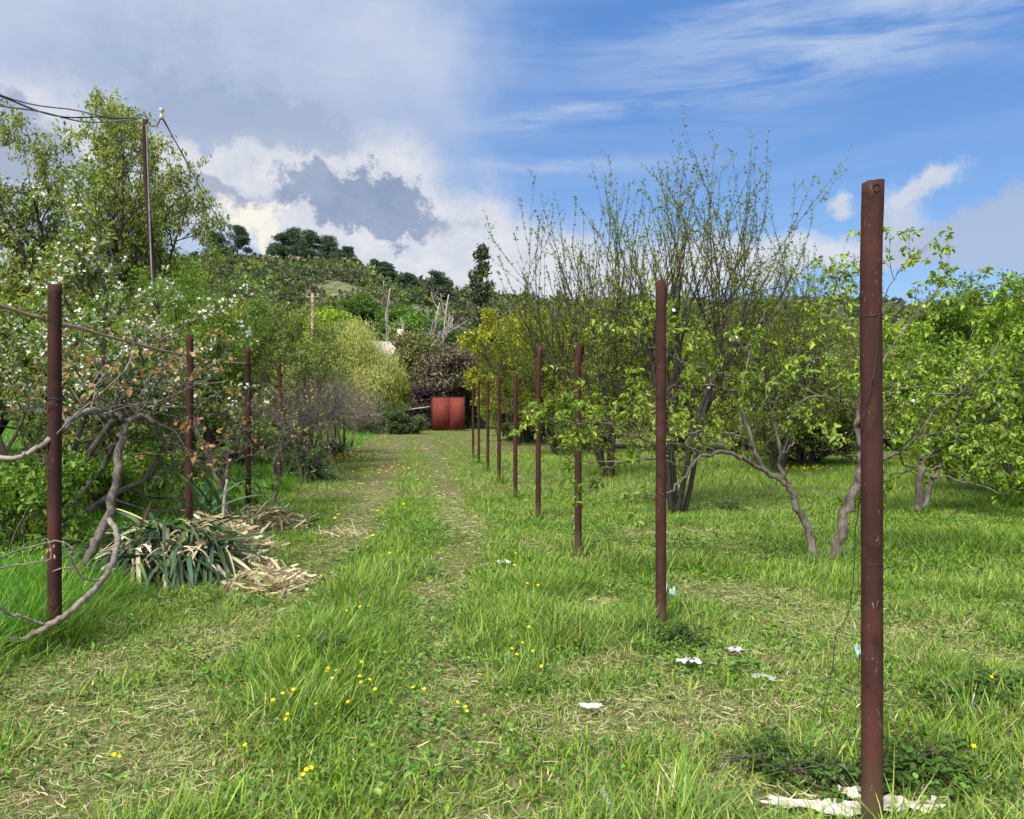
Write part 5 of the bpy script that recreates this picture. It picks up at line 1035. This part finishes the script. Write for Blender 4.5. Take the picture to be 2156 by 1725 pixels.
prun(2060, 1470, .4, 5, 'low dark weed clump in the grass at the far right', 329, [(.06, .13, .02), (.09, .17, .03)], .4, 14, .045); prun(655, 1395, .3, 6, 'dark blue-green tuft beside the centre strip', 330, [(.06, .11, .05), (.08, .13, .06)], 1.5, 8, .05)

# ------------------------------------------------------------------ buttercups
def drift(px, py):
    for t_, lab in ((py < 1100, 'yellow buttercup far down the track, among the most distant single ones'), (px > 2000, 'lone yellow buttercup in the grass at the far right'), (px < 300, 'yellow buttercup in the dry mown patch at the lower left'),
                    (px > 1040, 'yellow buttercup on the right edge of the right wheel track'), (px > 850, 'yellow buttercup in the right wheel track near the viewer'), (py < 1350, 'yellow buttercup at the far end of the centre strip drift'),
                    (py < 1430, 'yellow buttercup in the middle of the centre strip drift'), (px < 630, 'yellow buttercup beside the left edge of the centre strip'), (True, 'yellow buttercup in the near part of the centre strip')):
        if t_: return lab
fl = [(730, 1285), (745, 1278), (758, 1276), (690, 1397), (688, 1405), (708, 1403), (757, 1412), (760, 1425), (778, 1420), (790, 1440), (605, 1493), (602, 1504), (617, 1440), (575, 1462), (516, 1560), (645, 1617), (655, 1612), (638, 1627), (249, 1590), (239, 1586), (733, 1465), (628, 1337),
      (983, 1489), (980, 1479), (1078, 1358), (1122, 1365), (1110, 1222), (1125, 1226), (1133, 1226), (1105, 1306), (1113, 1312), (1075, 1330), (595, 1448), (1085, 1165), (1083, 1185), (1100, 1345), (870, 1437), (893, 1442), (963, 1470), (1088, 1372), (2050, 1570), (2087, 1430), (1140, 1395),
      (760, 1385), (700, 1418), (772, 1432), (665, 1470), (820, 1165), (785, 1130), (850, 1060), (795, 1075), (705, 1090), (695, 1078), (712, 1083), (880, 1010), (905, 1003), (1030, 960)]
for j, (px, py) in enumerate(fl):
    h_ = .13+.09*rng.random() if py > 1200 else .2; Y = F*(H-h_)/(py-CY); x = (px-CX)/F*Y; b = onground(x, Y); hd = b+np.array((0, 0, h_)); sz = .0115 if py > 1300 else (.014 if py > 1150 else .022)
    e = empty('buttercup', b, drift(px, py), 'flower', 'yellow buttercups in the meadow'); mb = MB(); tubes(mb, [(catmull([b, (b+hd)/2+(.012*rng.normal(), .01*rng.normal(), 0), hd], 3), np.full(7, .0009), 4)], (.12, .2, .04)); mb.build('stem', M['grass'], e)
    ax = unit(np.array([[rng.normal()*.35, -.35+rng.normal()*.3, 1.]])); t1 = unit(np.cross(ax, np.array([[1., 0, 0]]))); t2 = np.cross(ax, t1); mb = MB()
    for i in range(5): th = i*1.2566; leaf_quads(mb, hd[None], t1*math.cos(th)+t2*math.sin(th)+ax*.45, ax, sz, sz*.95, np.array([(.80, .62, .01)]), 'oval', .15)
    mb.build('petals', M['petal'], e)
mb = MB()
for px, py, sx, sy, n in ((730, 978, 1.0, 2.2, 170), (830, 1012, .8, 1.8, 60), (1105, 985, 2.2, 1.4, 60), (1040, 935, 2.5, 4, 40), (975, 950, 2, 4, 40), (1710, 1008, .5, .4, 30), (1590, 1010, 1, .5, 12), (660, 1000, .8, .8, 20)):
    c = G(px, py); x = c[0]+rng.normal(size=n)*sx*.5; y = c[1]+rng.normal(size=n)*sy*.5; p = np.stack([x, y, gz(x, y)+.22+.1*rng.random(n)], 1)
    for k in range(3): leaf_quads(mb, p, rand_dirs(n)*np.array([[1, 1, .3]]), np.tile([[0, -.6, 1.]], (n, 1)), .021, .021, tints(n, [(.78, .60, .01), (.75, .50, .02)], var=.05), 'rhomb', .1)
tag(mb.build('buttercup_patch', M['petal']), 'distant sprinkling of yellow buttercups over the far meadow', 'flowers', None, 'stuff')
#@@END
